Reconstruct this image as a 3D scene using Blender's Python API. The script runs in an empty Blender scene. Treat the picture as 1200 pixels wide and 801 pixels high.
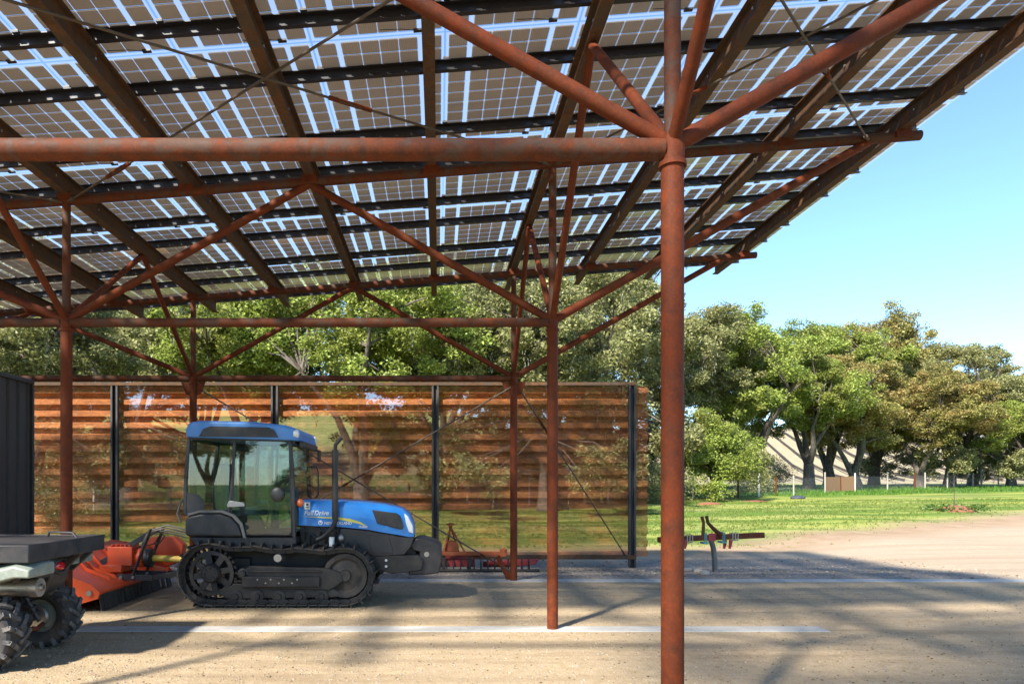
import bpy, bmesh, math, random
import numpy as np
from mathutils import Vector, Matrix
R = math.radians
random.seed(7)
rng = np.random.default_rng(11)
scene = bpy.context.scene
COL = scene.collection
# photograph frame: 1200x801, level lens 24 mm with shift; vanishing point of depth lines (514,570), eye 1.55 m
F, VX, VY, EYE = 800.0, 514.0, 570.0, 1.55
def W(x, y, d):
    "world point of a feature measured at (x, y) in the photo and known to stand d metres away"
    return Vector(((x - VX) * d / F, d, EYE - (y - VY) * d / F))

# ------------------------------------------------------------------ terrain
def sst(a, b, t):
    t = min(1.0, max(0.0, (t - a) / (b - a))); return t * t * (3 - 2 * t)
def ground_z(x, y):
    if y < 0: return 2.0 * sst(45, 130, -y)
    z = -0.17 * sst(11.9, 14.6, y) * (1 - 0.55 * sst(8.5, 12, x)) + 0.17 * sst(17.5, 24, y)
    if y > 24: z += (y - 24) * 0.041 * 1.0 if y < 60 else 36 * 0.041 + (y - 60) * 0.015
    left = 1 - sst(0, 26, x)
    z += left * 11.5 * sst(48, 112, y)
    z += (1 - left) * 12.5 * sst(84, 170, y)
    z += 0.035 * math.sin(x * .8 + y * .5) * sst(13, 20, y) + 0.05 * math.sin(x * .23 - y * .31) * sst(20, 30, y)
    return z

# ------------------------------------------------------------------ node helpers
def mat(name):
    m = bpy.data.materials.new(name); m.use_nodes = True
    nt = m.node_tree; nt.nodes.clear()
    return m, nt
class NT:
    def __init__(s, name):
        s.m, s.t = mat(name); s.out = s.n('ShaderNodeOutputMaterial')
    def n(s, typ, **kw):
        nd = s.t.nodes.new(typ)
        for k, v in kw.items():
            if k.startswith('i_'): nd.inputs[k[2:].replace('_', ' ')].default_value = v
            else: setattr(nd, k, v)
        return nd
    def l(s, a, b): s.t.links.new(a, b)
    def coord(s, kind='Object', scale=(1, 1, 1), loc=(0, 0, 0)):
        tc = s.n('ShaderNodeTexCoord'); mp = s.n('ShaderNodeMapping')
        mp.inputs['Scale'].default_value = scale; mp.inputs['Location'].default_value = loc
        s.l(tc.outputs[kind], mp.inputs[0]); return mp.outputs[0]
    def pos(s, scale=(1, 1, 1)):
        g = s.n('ShaderNodeNewGeometry'); mp = s.n('ShaderNodeMapping'); mp.inputs['Scale'].default_value = scale
        s.l(g.outputs['Position'], mp.inputs[0]); return mp.outputs[0]
    def noise(s, vec, scale=5, detail=4, rough=.55, dist=0.0):
        nd = s.n('ShaderNodeTexNoise'); nd.inputs['Scale'].default_value = scale
        nd.inputs['Detail'].default_value = detail; nd.inputs['Roughness'].default_value = rough
        nd.inputs['Distortion'].default_value = dist
        s.l(vec, nd.inputs['Vector']); return nd.outputs['Fac']
    def ramp(s, fac, stops, interp='LINEAR'):
        r = s.n('ShaderNodeValToRGB'); cr = r.color_ramp; cr.interpolation = interp
        while len(cr.elements) > 1: cr.elements.remove(cr.elements[-1])
        for i, (p, c) in enumerate(stops):
            e = cr.elements[0] if i == 0 else cr.elements.new(p)
            e.position = p; e.color = (c, c, c, 1) if not hasattr(c, '__len__') else (*c, 1)
        s.l(fac, r.inputs[0]); return r.outputs[0]
    def math(s, op, a, b=None, c=None):
        nd = s.n('ShaderNodeMath', operation=op)
        for i, v in enumerate((a, b, c)):
            if v is None: continue
            if isinstance(v, (int, float)): nd.inputs[i].default_value = v
            else: s.l(v, nd.inputs[i])
        return nd.outputs[0]
    def mix(s, fac, a, b, blend='MIX'):
        nd = s.n('ShaderNodeMix', data_type='RGBA', blend_type=blend)
        for k, v in ((0, fac), (6, a), (7, b)):
            if isinstance(v, (int, float)): nd.inputs[k].default_value = v
            elif isinstance(v, tuple): nd.inputs[k].default_value = (*v, 1)
            else: s.l(v, nd.inputs[k])
        return nd.outputs[2]
    def bump(s, h, strength=.3, dist=.02):
        b = s.n('ShaderNodeBump'); b.inputs['Strength'].default_value = strength
        b.inputs['Distance'].default_value = dist; s.l(h, b.inputs['Height']); return b.outputs[0]
    def bsdf(s, color, rough=.6, metal=0.0, normal=None, spec=.5, coat=0, **kw):
        p = s.n('ShaderNodeBsdfPrincipled')
        for k, v in (('Base Color', color), ('Roughness', rough), ('Metallic', metal), ('Specular IOR Level', spec), ('Coat Weight', coat)):
            if isinstance(v, tuple): p.inputs[k].default_value = (*v, 1)
            elif isinstance(v, (int, float)): p.inputs[k].default_value = v
            else: s.l(v, p.inputs[k])
        if normal is not None: s.l(normal, p.inputs['Normal'])
        for k, v in kw.items(): p.inputs[k].default_value = v
        return p.outputs[0]
    def done(s, sh): s.l(sh, s.out.inputs[0]); return s.m

def mat_rust(name, base=(.22, .066, .026), dark=(.075, .036, .022), grey=(.12, .105, .095), greyamt=.5, scale=1.0, rough=.72):
    t = NT(name); v = t.pos()
    n1 = t.noise(v, 4.2 * scale, 6, .66, .6); n2 = t.noise(v, 13 * scale, 5, .65); n3 = t.noise(v, 70 * scale, 3, .6)
    c = t.mix(t.ramp(n2, [(.32, 0), (.66, 1)]), dark, base)
    c = t.mix(t.math('MULTIPLY', t.ramp(n1, [(.47, 0), (.56, 1)]), greyamt), c, grey)
    c = t.mix(t.math('MULTIPLY', t.ramp(n3, [(.5, 0), (.72, 1)]), .28), c, (base[0] * 1.6, base[1] * 1.9, base[2] * 1.8))
    return t.done(t.bsdf(c, t.ramp(n2, [(.3, rough - .14), (.7, rough + .1)]), 0.0, t.bump(n3, .25, .004), .18))
def mat_paint(name, col, rough=.4, spec=.5, coat=0, dirt=.35, dirtcol=(.19, .15, .11), metal=0, scale=1.0):
    t = NT(name); v = t.pos()
    n1 = t.noise(v, 6 * scale, 6, .65); n2 = t.noise(v, 45 * scale, 4, .6)
    d = t.math('MULTIPLY', t.math('MULTIPLY', t.ramp(n1, [(.42, 0), (.7, 1)]), t.ramp(n2, [(.3, .35), (.65, 1)])), dirt)
    c = t.mix(d, col, dirtcol)
    r = t.math('ADD', t.math('MULTIPLY', d, .6), rough)
    return t.done(t.bsdf(c, r, metal, t.bump(n2, .08, .003), spec, coat))
M = {}
M['rust_red'] = mat_rust('rusted column steel', (.145, .029, .008), (.072, .018, .007), (.08, .03, .014), .3)
M['rust_pipe'] = mat_rust('mill scale pipe', (.13, .031, .010), (.05, .022, .013), (.07, .046, .034), .8)
M['rafter'] = mat_rust('rafter steel', (.125, .062, .030), (.05, .03, .02), (.062, .052, .042), .7)
M['rod'] = mat_paint('dull tie rod', (.075, .062, .048), .45, .5, 0, .6, (.12, .05, .025), .3)
M['purlin'] = mat_paint('dark purlin steel', (.018, .017, .022), .38, .5, 0, .2, (.06, .05, .045))
M['black_frame'] = mat_paint('black frame steel', (.03, .029, .03), .5, .5, 0, .35, (.12, .09, .07))
M['black_plastic'] = mat_paint('black plastic', (.022, .022, .024), .42, .5, 0, .35, (.12, .1, .085))
M['black_iron'] = mat_paint('black track iron', (.02, .02, .021), .48, .5, 0, .55, (.12, .095, .07), 0.2)
M['track_rubber'] = mat_paint('dusty track plates', (.03, .029, .028), .6, .4, 0, .7, (.17, .135, .1), 0)
M['tyre'] = mat_paint('dusty rubber', (.022, .022, .024), .7, .35, 0, .6, (.16, .13, .1), 0, .8)
M['blue'] = mat_paint('blue enamel', (.02, .21, .62), .28, .5, .4, .12)
M['blue_roof'] = mat_paint('weathered blue plastic', (.06, .22, .56), .4, .5, .1, .3, (.2, .22, .25))
M['orange'] = mat_paint('orange mower enamel', (.68, .085, .02), .38, .5, .15, .35, (.35, .12, .06))
M['orange_rust'] = mat_rust('faded orange implement', (.42, .10, .035), (.2, .06, .028), (.16, .09, .06), .35)
M['red_paint'] = mat_paint('faded red paint', (.26, .018, .022), .45, .5, 0, .3)
M['red_lens'] = mat_paint('red lens', (.5, .01, .015), .15, .6, .5, .1)
M['amber'] = mat_paint('amber lens', (.65, .12, .02), .2, .6, .4, .1)
M['steel'] = mat_paint('dull steel', (.42, .40, .37), .35, .5, 0, .5, (.2, .14, .09), .85)
M['lens'] = mat_paint('clear lamp lens', (.75, .78, .8), .12, .7, .5, .1)
M['yellow'] = mat_paint('yellow pto guard', (.62, .42, .05), .45, .5, 0, .4)
M['lug'] = mat_paint('worn dusty lug', (.05, .05, .052), .62, .4, 0, .8, (.25, .23, .2), 0, 1.6)
M['camo'] = mat_paint('grey green plastic', (.17, .2, .17), .45, .5, 0, .9, (.3, .31, .27), 0, 2.2)
M['white'] = mat_paint('white vinyl', (.78, .78, .76), .5, .4, 0, .1)
M['yellow_vinyl'] = mat_paint('yellow vinyl', (.75, .66, .12), .5, .4, 0, .1)
M['grey_seat'] = mat_paint('grey seat cloth', (.08, .08, .09), .8, .3, 0, .2)
M['hose'] = mat_paint('grey hose', (.15, .145, .135), .5, .4, 0, .4)
M['teal'] = mat_paint('teal clamp paint', (.06, .22, .22), .5, .5, 0, .5)
M['stone'] = mat_paint('pale stone', (.38, .33, .27), .85, .3, 0, .5, (.2, .17, .13))
M['post_wood'] = mat_paint('weathered post wood', (.36, .33, .29), .85, .2, 0, .5, (.2, .15, .1))
M['post_white'] = mat_paint('pale fence stake', (.62, .6, .55), .8, .2, 0, .3)
M['rubber_flap'] = mat_paint('rubber flap', (.035, .032, .03), .75, .3, 0, .7, (.13, .11, .085))

def make_concrete():
    t = NT('concrete strip'); v = t.pos()
    n = t.noise(v, 3, 6, .6); n2 = t.noise(v, 60, 3, .6)
    c = t.mix(t.ramp(n, [(.35, 0), (.7, 1)]), (.30, .295, .28), (.41, .40, .375))
    c = t.mix(t.math('MULTIPLY', t.ramp(n2, [(.5, 0), (.7, 1)]), .4), c, (.2, .16, .12))
    return t.done(t.bsdf(c, .85, 0, t.bump(n2, .3, .003), .3))
M['concrete'] = make_concrete()

def make_cell():
    t = NT('solar cell back'); v = t.coord('Object')
    w = t.n('ShaderNodeTexWave', wave_type='BANDS', bands_direction='X'); w.inputs['Scale'].default_value = 18.0
    w.inputs['Distortion'].default_value = 0; t.l(v, w.inputs['Vector'])
    oi = t.n('ShaderNodeObjectInfo'); n = t.noise(v, 1.4, 3, .5)
    c = t.mix(w.outputs['Fac'], (.185, .133, .088), (.25, .188, .132))
    c = t.mix(t.math('MULTIPLY', n, .5), c, (.18, .14, .105))
    hs = t.n('ShaderNodeHueSaturation'); t.l(c, hs.inputs['Color'])
    t.l(t.math('ADD', t.math('MULTIPLY', oi.outputs['Random'], .25), .88), hs.inputs['Value'])
    tl = t.n('ShaderNodeBsdfTranslucent'); tl.inputs[0].default_value = (.62, .5, .38, 1)   # added glow: opaque cells pass some sun to brighten the underside
    mx = t.n('ShaderNodeMixShader'); mx.inputs[0].default_value = .05
    t.l(t.bsdf(hs.outputs[0], .5, 0, None, .4), mx.inputs[1]); t.l(tl.outputs[0], mx.inputs[2])
    return t.done(mx.outputs[0])
M['cell'] = make_cell()
def make_glass(name, tint, refl, rough=0.02, ior=1.5, gap_scatter=0.0):
    t = NT(name)
    tr = t.n('ShaderNodeBsdfTransparent'); tr.inputs[0].default_value = (*tint, 1)
    gl = t.n('ShaderNodeBsdfGlossy'); gl.inputs['Roughness'].default_value = rough
    lw = t.n('ShaderNodeLayerWeight'); lw.inputs[0].default_value = .5   # facing works from both sides of the pane
    f0 = ((ior - 1) / (ior + 1)) ** 2; f0 = f0 + (1 - f0) * refl
    f = t.math('MULTIPLY_ADD', t.math('POWER', lw.outputs['Facing'], 5.0), 1.0 - f0, f0)
    mx = t.n('ShaderNodeMixShader'); t.l(f, mx.inputs[0]); t.l(gl.outputs[0], mx.inputs[2])
    if gap_scatter:      # added scatter that whitens the cell gaps and softens light below
        tl = t.n('ShaderNodeBsdfTranslucent'); tl.inputs[0].default_value = (.9, .88, .84, 1); m2 = t.n('ShaderNodeMixShader')
        m2.inputs[0].default_value = gap_scatter; t.l(tr.outputs[0], m2.inputs[1]); t.l(tl.outputs[0], m2.inputs[2]); t.l(m2.outputs[0], mx.inputs[1])
    else: t.l(tr.outputs[0], mx.inputs[1])
    return t.done(mx.outputs[0])
M['panel_glass'] = make_glass('gap glow module glass', (.97, .99, .99), 0.0, .05, gap_scatter=.10)
M['cab_glass'] = make_glass('tinted cab glass', (.70, .82, .82), .03, .01)

def make_leaf(name, c1, c2, c3, trans=.35):
    t = NT(name); g = t.n('ShaderNodeNewGeometry'); v = t.coord('Object')
    n = t.noise(v, .42, 3, .6); oi = t.n('ShaderNodeObjectInfo')
    c = t.mix(g.outputs['Random Per Island'], c1, c2)
    c = t.mix(t.ramp(n, [(.44, 0), (.62, 1)]), c, c3)
    hs = t.n('ShaderNodeHueSaturation'); t.l(c, hs.inputs['Color'])
    t.l(t.math('ADD', t.math('MULTIPLY', g.outputs['Random Per Island'], .6), .7), hs.inputs['Value'])
    p = t.bsdf(hs.outputs[0], .5, 0, None, .35)
    tl = t.n('ShaderNodeBsdfTranslucent'); t.l(hs.outputs[0], tl.inputs[0])
    mx = t.n('ShaderNodeMixShader'); mx.inputs[0].default_value = trans
    t.l(p, mx.inputs[1]); t.l(tl.outputs[0], mx.inputs[2])
    return t.done(mx.outputs[0])
M['leaf_green'] = make_leaf('bright oak leaves', (.18, .24, .04), (.33, .40, .085), (.23, .25, .055))
M['leaf_olive'] = make_leaf('olive oak leaves', (.17, .19, .065), (.35, .35, .15), (.25, .245, .095))
M['leaf_brown'] = make_leaf('bronze oak leaves', (.18, .18, .05), (.33, .30, .09), (.32, .235, .08))
M['moss'] = make_leaf('hanging lichen', (.20, .21, .15), (.30, .30, .22), (.25, .25, .19), .3)
M['weed'] = make_leaf('weeds', (.05, .12, .02), (.12, .2, .04), (.09, .16, .03))
def make_bark():
    t = NT('oak bark'); v = t.pos((1, 1, .35)); n = t.noise(v, 9, 5, .65)
    c = t.ramp(n, [(.3, (.04, .032, .026)), (.7, (.16, .135, .11))])
    return t.done(t.bsdf(c, .9, 0, t.bump(n, .7, .05), .2))
M['bark'] = make_bark()
def make_ground():
    t = NT('ground'); v = t.pos(); sep = t.n('ShaderNodeSeparateXYZ'); t.l(v, sep.inputs[0]); X, Y = sep.outputs[0], sep.outputs[1]
    nbig = t.noise(v, .22, 5, .6); nmid = t.noise(v, 1.1, 5, .62); nf = t.noise(v, 9, 5, .7); nff = t.noise(v, 55, 4, .75)
    vo = t.n('ShaderNodeTexVoronoi'); vo.inputs['Scale'].default_value = 34; t.l(v, vo.inputs['Vector'])
    vo2 = t.n('ShaderNodeTexVoronoi'); vo2.inputs['Scale'].default_value = 13; t.l(v, vo2.inputs['Vector'])
    # decomposed granite pad
    pad = t.mix(t.ramp(nf, [(.3, 0), (.7, 1)]), (.29, .215, .125), (.41, .315, .20))
    pad = t.mix(t.math('MULTIPLY', t.ramp(nmid, [(.45, 0), (.68, 1)]), .6), pad, (.34, .26, .17))
    pad = t.mix(t.math('MULTIPLY', t.ramp(vo.outputs['Distance'], [(.12, 1), (.3, 0)]), .55), pad, t.mix(t.n('ShaderNodeObjectInfo').outputs['Random'], vo.outputs['Color'], (.5, .45, .38)))
    pad = t.mix(t.math('MULTIPLY', t.ramp(nff, [(.56, 0), (.72, 1)]), .5), pad, (.17, .12, .08))
    rt = t.n('ShaderNodeTexNoise'); mr = t.n('ShaderNodeMapping'); mr.inputs['Scale'].default_value = (.16, 2.1, 1); mr.inputs['Rotation'].default_value = (0, 0, R(3)); t.l(v, mr.inputs[0]); t.l(mr.outputs[0], rt.inputs['Vector']); rt.inputs['Scale'].default_value = 1.6; rt.inputs['Detail'].default_value = 6; rt.inputs['Roughness'].default_value = .7
    pad = t.mix(t.math('MULTIPLY', t.ramp(rt.outputs['Fac'], [(.5, 0), (.66, 1)]), .55), pad, (.19, .135, .08))
    # grey gravel beyond the second strip
    grav = t.mix(t.ramp(vo2.outputs['Distance'], [(.1, 1), (.5, 0)]), (.17, .145, .125), (.36, .33, .30))
    grav = t.mix(t.ramp(nf, [(.35, 0), (.65, 1)]), grav, (.27, .225, .18))
    # sandy track
    sand = t.mix(t.ramp(nf, [(.3, 0), (.7, 1)]), (.32, .25, .17), (.41, .33, .24))
    sand = t.mix(t.math('MULTIPLY', t.ramp(nff, [(.5, 0), (.7, 1)]), .3), sand, (.28, .22, .16))
    trk = t.n('ShaderNodeTexNoise'); mpt = t.n('ShaderNodeMapping'); mpt.inputs['Scale'].default_value = (.12, 1.5, 1); t.l(v, mpt.inputs[0]); t.l(mpt.outputs[0], trk.inputs['Vector']); trk.inputs['Scale'].default_value = 1.2; trk.inputs['Detail'].default_value = 5
    sand = t.mix(t.math('MULTIPLY', t.ramp(trk.outputs['Fac'], [(.45, 0), (.62, 1)]), .7), sand, (.30, .225, .155))
    dirt = t.mix(t.ramp(nmid, [(.35, 0), (.65, 1)]), (.27, .18, .115), (.35, .25, .17))
    dirt = t.mix(t.math('MULTIPLY', t.ramp(nf, [(.52, 0), (.66, 1)]), .7), dirt, (.15, .17, .05))
    # lawn
    wv = t.n('ShaderNodeTexNoise'); mp = t.n('ShaderNodeMapping'); mp.inputs['Scale'].default_value = (.05, .62, 1); mp.inputs['Rotation'].default_value = (0, 0, R(14))
    t.l(v, mp.inputs[0]); t.l(mp.outputs[0], wv.inputs['Vector']); wv.inputs['Scale'].default_value = 1.3; wv.inputs['Detail'].default_value = 4
    lawn = t.mix(t.ramp(wv.outputs['Fac'], [(.44, 0), (.55, 1)]), (.085, .15, .02), (.29, .30, .075))
    lawn = t.mix(t.math('MULTIPLY', t.ramp(nf, [(.4, 0), (.7, 1)]), .6), lawn, (.12, .18, .032))
    lawn = t.mix(t.math('MULTIPLY', t.ramp(nbig, [(.52, 0), (.66, 1)]), .45), lawn, (.27, .245, .11))
    rough_g = t.mix(t.ramp(nmid, [(.35, 0), (.65, 1)]), (.055, .125, .016), (.11, .19, .03))
    def band(expr, w): return t.ramp(t.math('ADD', t.math('DIVIDE', expr, w), .5), [(0, 0), (1, 1)])
    wob = t.math('MULTIPLY', t.math('SUBTRACT', nmid, .5), 2.4); wob2 = t.math('MULTIPLY', t.math('SUBTRACT', nf, .5), 3)
    col = t.mix(band(t.math('SUBTRACT', Y, 11.47), .05), pad, grav)
    # sand begins past the gravel, also right of it
    e1 = t.math('ADD', t.math('SUBTRACT', Y, 16.0), wob)
    e1b = t.math('ADD', t.math('SUBTRACT', X, 9.6), t.math('MULTIPLY', wob, .6))
    m1 = t.math('MAXIMUM', band(e1, 1.5), t.math('MULTIPLY', band(e1b, 1.2), band(t.math('SUBTRACT', Y, 10.7), .9)))
    col = t.mix(m1, col, sand)
    lx = t.math('MAXIMUM', t.math('ADD', t.math('MULTIPLY', X, .60), 13.6), 17.6)
    e2 = t.math('ADD', t.math('ADD', t.math('SUBTRACT', Y, lx), 1.2), wob)
    col = t.mix(band(e2, 1.6), col, dirt)
    e3 = t.math('ADD', t.math('ADD', t.math('SUBTRACT', Y, t.math('ADD', lx, 1.4)), wob), wob2)
    col = t.mix(band(e3, 2.2), col, lawn)
    e4 = t.math('ADD', t.math('SUBTRACT', Y, t.math('ADD', t.math('MULTIPLY', X, .28), 38.5)), wob)
    col = t.mix(band(e4, 3), col, rough_g)
    col = t.mix(band(t.math('ADD', t.math('MULTIPLY', Y, -1.0), -14), 3), col, rough_g)
    # leaf litter whose brown also paints in tree shade, then pale grassy hill
    litter_shade = t.mix(t.ramp(nf, [(.4, 0), (.6, 1)]), (.13, .09, .055), (.24, .17, .11))
    xcl = t.math('MINIMUM', t.math('MAXIMUM', t.math('MULTIPLY', t.math('SUBTRACT', X, 4), 1.2), 0), 24)
    e5 = t.math('ADD', t.math('SUBTRACT', Y, t.math('ADD', xcl, 34)), t.math('MULTIPLY', wob, 2))
    col = t.mix(t.math('MULTIPLY', band(e5, 6), .8), col, litter_shade)
    hillc = t.mix(t.ramp(nmid, [(.35, 0), (.65, 1)]), (.20, .26, .07), (.36, .36, .14))
    e6 = t.math('ADD', t.math('SUBTRACT', Y, 74), t.math('MULTIPLY', wob, 4))
    col = t.mix(band(e6, 8), col, hillc)
    vine = t.mix(t.ramp(nmid, [(.35, 0), (.65, 1)]), (.27, .23, .145), (.34, .29, .19))
    e7 = t.math('SUBTRACT', X, 14); 
    col = t.mix(t.math('MULTIPLY', band(e7, 8), band(t.math('SUBTRACT', Y, 84), 6)), col, vine)
    h = t.math('ADD', t.math('MULTIPLY', nff, .5), t.math('ADD', t.math('MULTIPLY', nf, .8), t.math('MULTIPLY', t.ramp(vo.outputs['Distance'], [(0, 1), (.4, 0)]), .35)))
    return t.done(t.bsdf(col, .95, 0, t.bump(h, .55, .03), .15))
M['ground'] = make_ground()
def make_screen():
    # rusted perforated sheet: a hexagonal grid of punched holes, 14 mm pitch
    t = NT('perforated rusted sheet'); v = t.coord('Object'); sep = t.n('ShaderNodeSeparateXYZ'); t.l(v, sep.inputs[0])
    P = .016
    u = t.math('DIVIDE', sep.outputs[0], P); w = t.math('DIVIDE', sep.outputs[2], P * .866)
    row = t.math('FLOOR', w); odd = t.math('MULTIPLY', t.math('MODULO', t.math('ABSOLUTE', row), 2), .5)
    fu = t.math('SUBTRACT', t.math('FRACT', t.math('ADD', u, odd)), .5)
    fw = t.math('MULTIPLY', t.math('SUBTRACT', t.math('FRACT', w), .5), .866)
    d = t.math('SQRT', t.math('ADD', t.math('MULTIPLY', fu, fu), t.math('MULTIPLY', fw, fw)))
    hole = t.math('LESS_THAN', d, .285)
    vp = t.pos(); n1 = t.noise(vp, 2.0, 5, .6, .5); n2 = t.noise(t.pos((1, 1, 4)), 6, 5, .65)
    c = t.mix(t.ramp(n2, [(.3, 0), (.68, 1)]), (.19, .06, .018), (.50, .17, .046))
    c = t.mix(t.math('MULTIPLY', t.ramp(n1, [(.48, 0), (.68, 1)]), .55), c, (.13, .05, .024))
    tr = t.n('ShaderNodeBsdfTransparent'); mx = t.n('ShaderNodeMixShader')
    t.l(hole, mx.inputs[0]); t.l(t.bsdf(c, .7, 0, None, .3), mx.inputs[1]); t.l(tr.outputs[0], mx.inputs[2])
    return t.done(mx.outputs[0])
M['screen'] = make_screen()
def make_wiremesh():
    t = NT('wire mesh'); v = t.coord('Object'); sep = t.n('ShaderNodeSeparateXYZ'); t.l(v, sep.inputs[0])
    def grid(o, p, w): return t.math('LESS_THAN', t.math('FRACT', t.math('DIVIDE', o, p)), w)
    g = t.math('MAXIMUM', grid(sep.outputs[0], .1, .05), grid(sep.outputs[2], .1, .05))
    tr = t.n('ShaderNodeBsdfTransparent'); mx = t.n('ShaderNodeMixShader')
    t.l(g, mx.inputs[0]); t.l(tr.outputs[0], mx.inputs[1]); t.l(t.bsdf((.35, .35, .35), .5, .3), mx.inputs[2])
    return t.done(mx.outputs[0])
M['wiremesh'] = make_wiremesh()
M['burlap'] = mat_paint('brown burlap', (.30, .17, .09), .9, .2, 0, .4)

# ------------------------------------------------------------------ mesh building
def link(o, parent=None):
    COL.objects.link(o)
    if parent is not None: o.parent = parent
    return o
def tag(o, label=None, cat=None, group=None, kind=None):
    if label: o['label'] = label
    if cat: o['category'] = cat
    if group: o['group'] = group
    if kind: o['kind'] = kind
    return o
def thing(name, label, cat, loc=(0, 0, 0), group=None, rz=0):
    o = bpy.data.objects.new(name, None); o.empty_display_size = .2; o.location = loc; o.rotation_euler = (0, 0, rz)
    link(o); return tag(o, label, cat, group)
class MB:
    def __init__(s): s.bm = bmesh.new(); s.mi = 0
    def _f(s, vs, idx):
        try:
            f = s.bm.faces.new([vs[i] for i in idx]); f.material_index = s.mi; return f
        except ValueError: return None
    def quad(s, pts):
        vs = [s.bm.verts.new(p) for p in pts]; s._f(vs, range(len(vs))); return s
    def box(s, c, size, rot=None):
        c = Vector(c); hx, hy, hz = [v / 2 for v in size]; m = rot or Matrix.Identity(3)
        vs = [s.bm.verts.new(c + m @ Vector((a * hx, b * hy, d * hz))) for a in (-1, 1) for b in (-1, 1) for d in (-1, 1)]
        for q in ((0, 1, 3, 2), (4, 6, 7, 5), (0, 4, 5, 1), (2, 3, 7, 6), (0, 2, 6, 4), (1, 5, 7, 3)): s._f(vs, q)
        return s
    def bar(s, a, b, w, h, up=Vector((0, 0, 1))):
        a, b = Vector(a), Vector(b); d = (b - a); L = d.length; d.normalize()
        x = d.cross(up)
        if x.length < 1e-4: x = d.cross(Vector((0, 1, 0)))
        x.normalize(); z = x.cross(d)
        m = Matrix((x, d, z)).transposed()
        return s.box((a + b) / 2, (w, L, h), m)
    def tube(s, pts, r, seg=10, cap=True):
        pts = [Vector(p) for p in pts]; n = len(pts)
        rs = r if hasattr(r, '__len__') else [r] * n
        rings = []; prev = None
        for i, p in enumerate(pts):
            if i == 0: d = pts[1] - p
            elif i == n - 1: d = p - pts[-2]
            else: d = (pts[i + 1] - p).normalized() + (p - pts[i - 1]).normalized()
            d.normalize()
            if prev is None:
                x = d.cross(Vector((0, 0, 1)))
                if x.length < 1e-3: x = d.cross(Vector((0, 1, 0)))
            else: x = prev - d * prev.dot(d)
            x.normalize(); prev = x; y = d.cross(x)
            rings.append([s.bm.verts.new(p + (x * math.cos(2 * math.pi * k / seg) + y * math.sin(2 * math.pi * k / seg)) * rs[i]) for k in range(seg)])
        for i in range(n - 1):
            for k in range(seg):
                f = s.bm.faces.new((rings[i][k], rings[i][(k + 1) % seg], rings[i + 1][(k + 1) % seg], rings[i + 1][k])); f.material_index = s.mi
        if cap:
            for rg in (rings[0], rings[-1]):
                try: f = s.bm.faces.new(rg); f.material_index = s.mi
                except ValueError: pass
        return s
    def prism(s, pts, y0, y1):
        "outline of (X, Z) points extruded from y0 to y1"
        a = [s.bm.verts.new((p[0], y0, p[1])) for p in pts]; b = [s.bm.verts.new((p[0], y1, p[1])) for p in pts]; n = len(pts)
        s._f(a, range(n)); s._f(b, list(range(n))[::-1])
        for i in range(n): s.bm.faces.new((a[i], b[i], b[(i + 1) % n], a[(i + 1) % n])).material_index = s.mi
        return s
    def loft(s, rings, closed=True, cap=True):
        rv = [[s.bm.verts.new(p) for p in r] for r in rings]; n = len(rv[0])
        for i in range(len(rv) - 1):
            for k in range(n if closed else n - 1):
                s.bm.faces.new((rv[i][k], rv[i][(k + 1) % n], rv[i + 1][(k + 1) % n], rv[i + 1][k])).material_index = s.mi
        if cap and closed: s._f(rv[0], range(n)); s._f(rv[-1], range(n))
        return s
    def lathe(s, prof, c, axis='Y', seg=32, a0=0, a1=2 * math.pi):
        "prof: (radius, offset along axis)"
        c = Vector(c); rings = []
        full = abs(a1 - a0 - 2 * math.pi) < 1e-6; N = seg if full else seg + 1
        for (r, o) in prof:
            ring = []
            for k in range(N):
                a = a0 + (a1 - a0) * k / seg; u, w = math.cos(a) * r, math.sin(a) * r
                ring.append(s.bm.verts.new(c + (Vector((u, o, w)) if axis == 'Y' else Vector((o, u, w)) if axis == 'X' else Vector((u, w, o)))))
            rings.append(ring)
        for i in range(len(rings) - 1):
            for k in range(seg):
                try: s.bm.faces.new((rings[i][k], rings[i][(k + 1) % N], rings[i + 1][(k + 1) % N], rings[i + 1][k])).material_index = s.mi
                except ValueError: pass
        return s
    def blob(s, c, r, sub=2, jit=0.0):
        g = bmesh.ops.create_icosphere(s.bm, subdivisions=sub, radius=1)
        rr = r if hasattr(r, '__len__') else (r, r, r)
        for v in g['verts']:
            k = 1 + random.uniform(-jit, jit); v.co = Vector(c) + Vector((v.co.x * rr[0] * k, v.co.y * rr[1] * k, v.co.z * rr[2] * k))
        return s
    def build(s, name, mats, parent=None, bevel=0, smooth=35, loc=None, segs=2):
        bmesh.ops.recalc_face_normals(s.bm, faces=s.bm.faces[:])
        me = bpy.data.meshes.new(name); s.bm.to_mesh(me); s.bm.free()
        for m in (mats if isinstance(mats, (list, tuple)) else [mats]): me.materials.append(M[m] if isinstance(m, str) else m)
        if smooth:
            me.polygons.foreach_set('use_smooth', [True] * len(me.polygons)); me.set_sharp_from_angle(angle=R(smooth))
        o = bpy.data.objects.new(name, me); link(o, parent)
        if loc is not None: o.location = loc
        if bevel:
            b = o.modifiers.new('bevel', 'BEVEL'); b.width = bevel; b.segments = segs; b.limit_method = 'ANGLE'; b.angle_limit = R(40); b.harden_normals = False
        return o
def ordinal(k): return ['nearest', 'second', 'third', 'fourth', 'fifth', 'sixth', 'seventh', 'eighth', 'ninth', 'tenth', 'eleventh', 'twelfth', 'thirteenth', 'fourteenth', 'fifteenth', 'sixteenth'][k]

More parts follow.
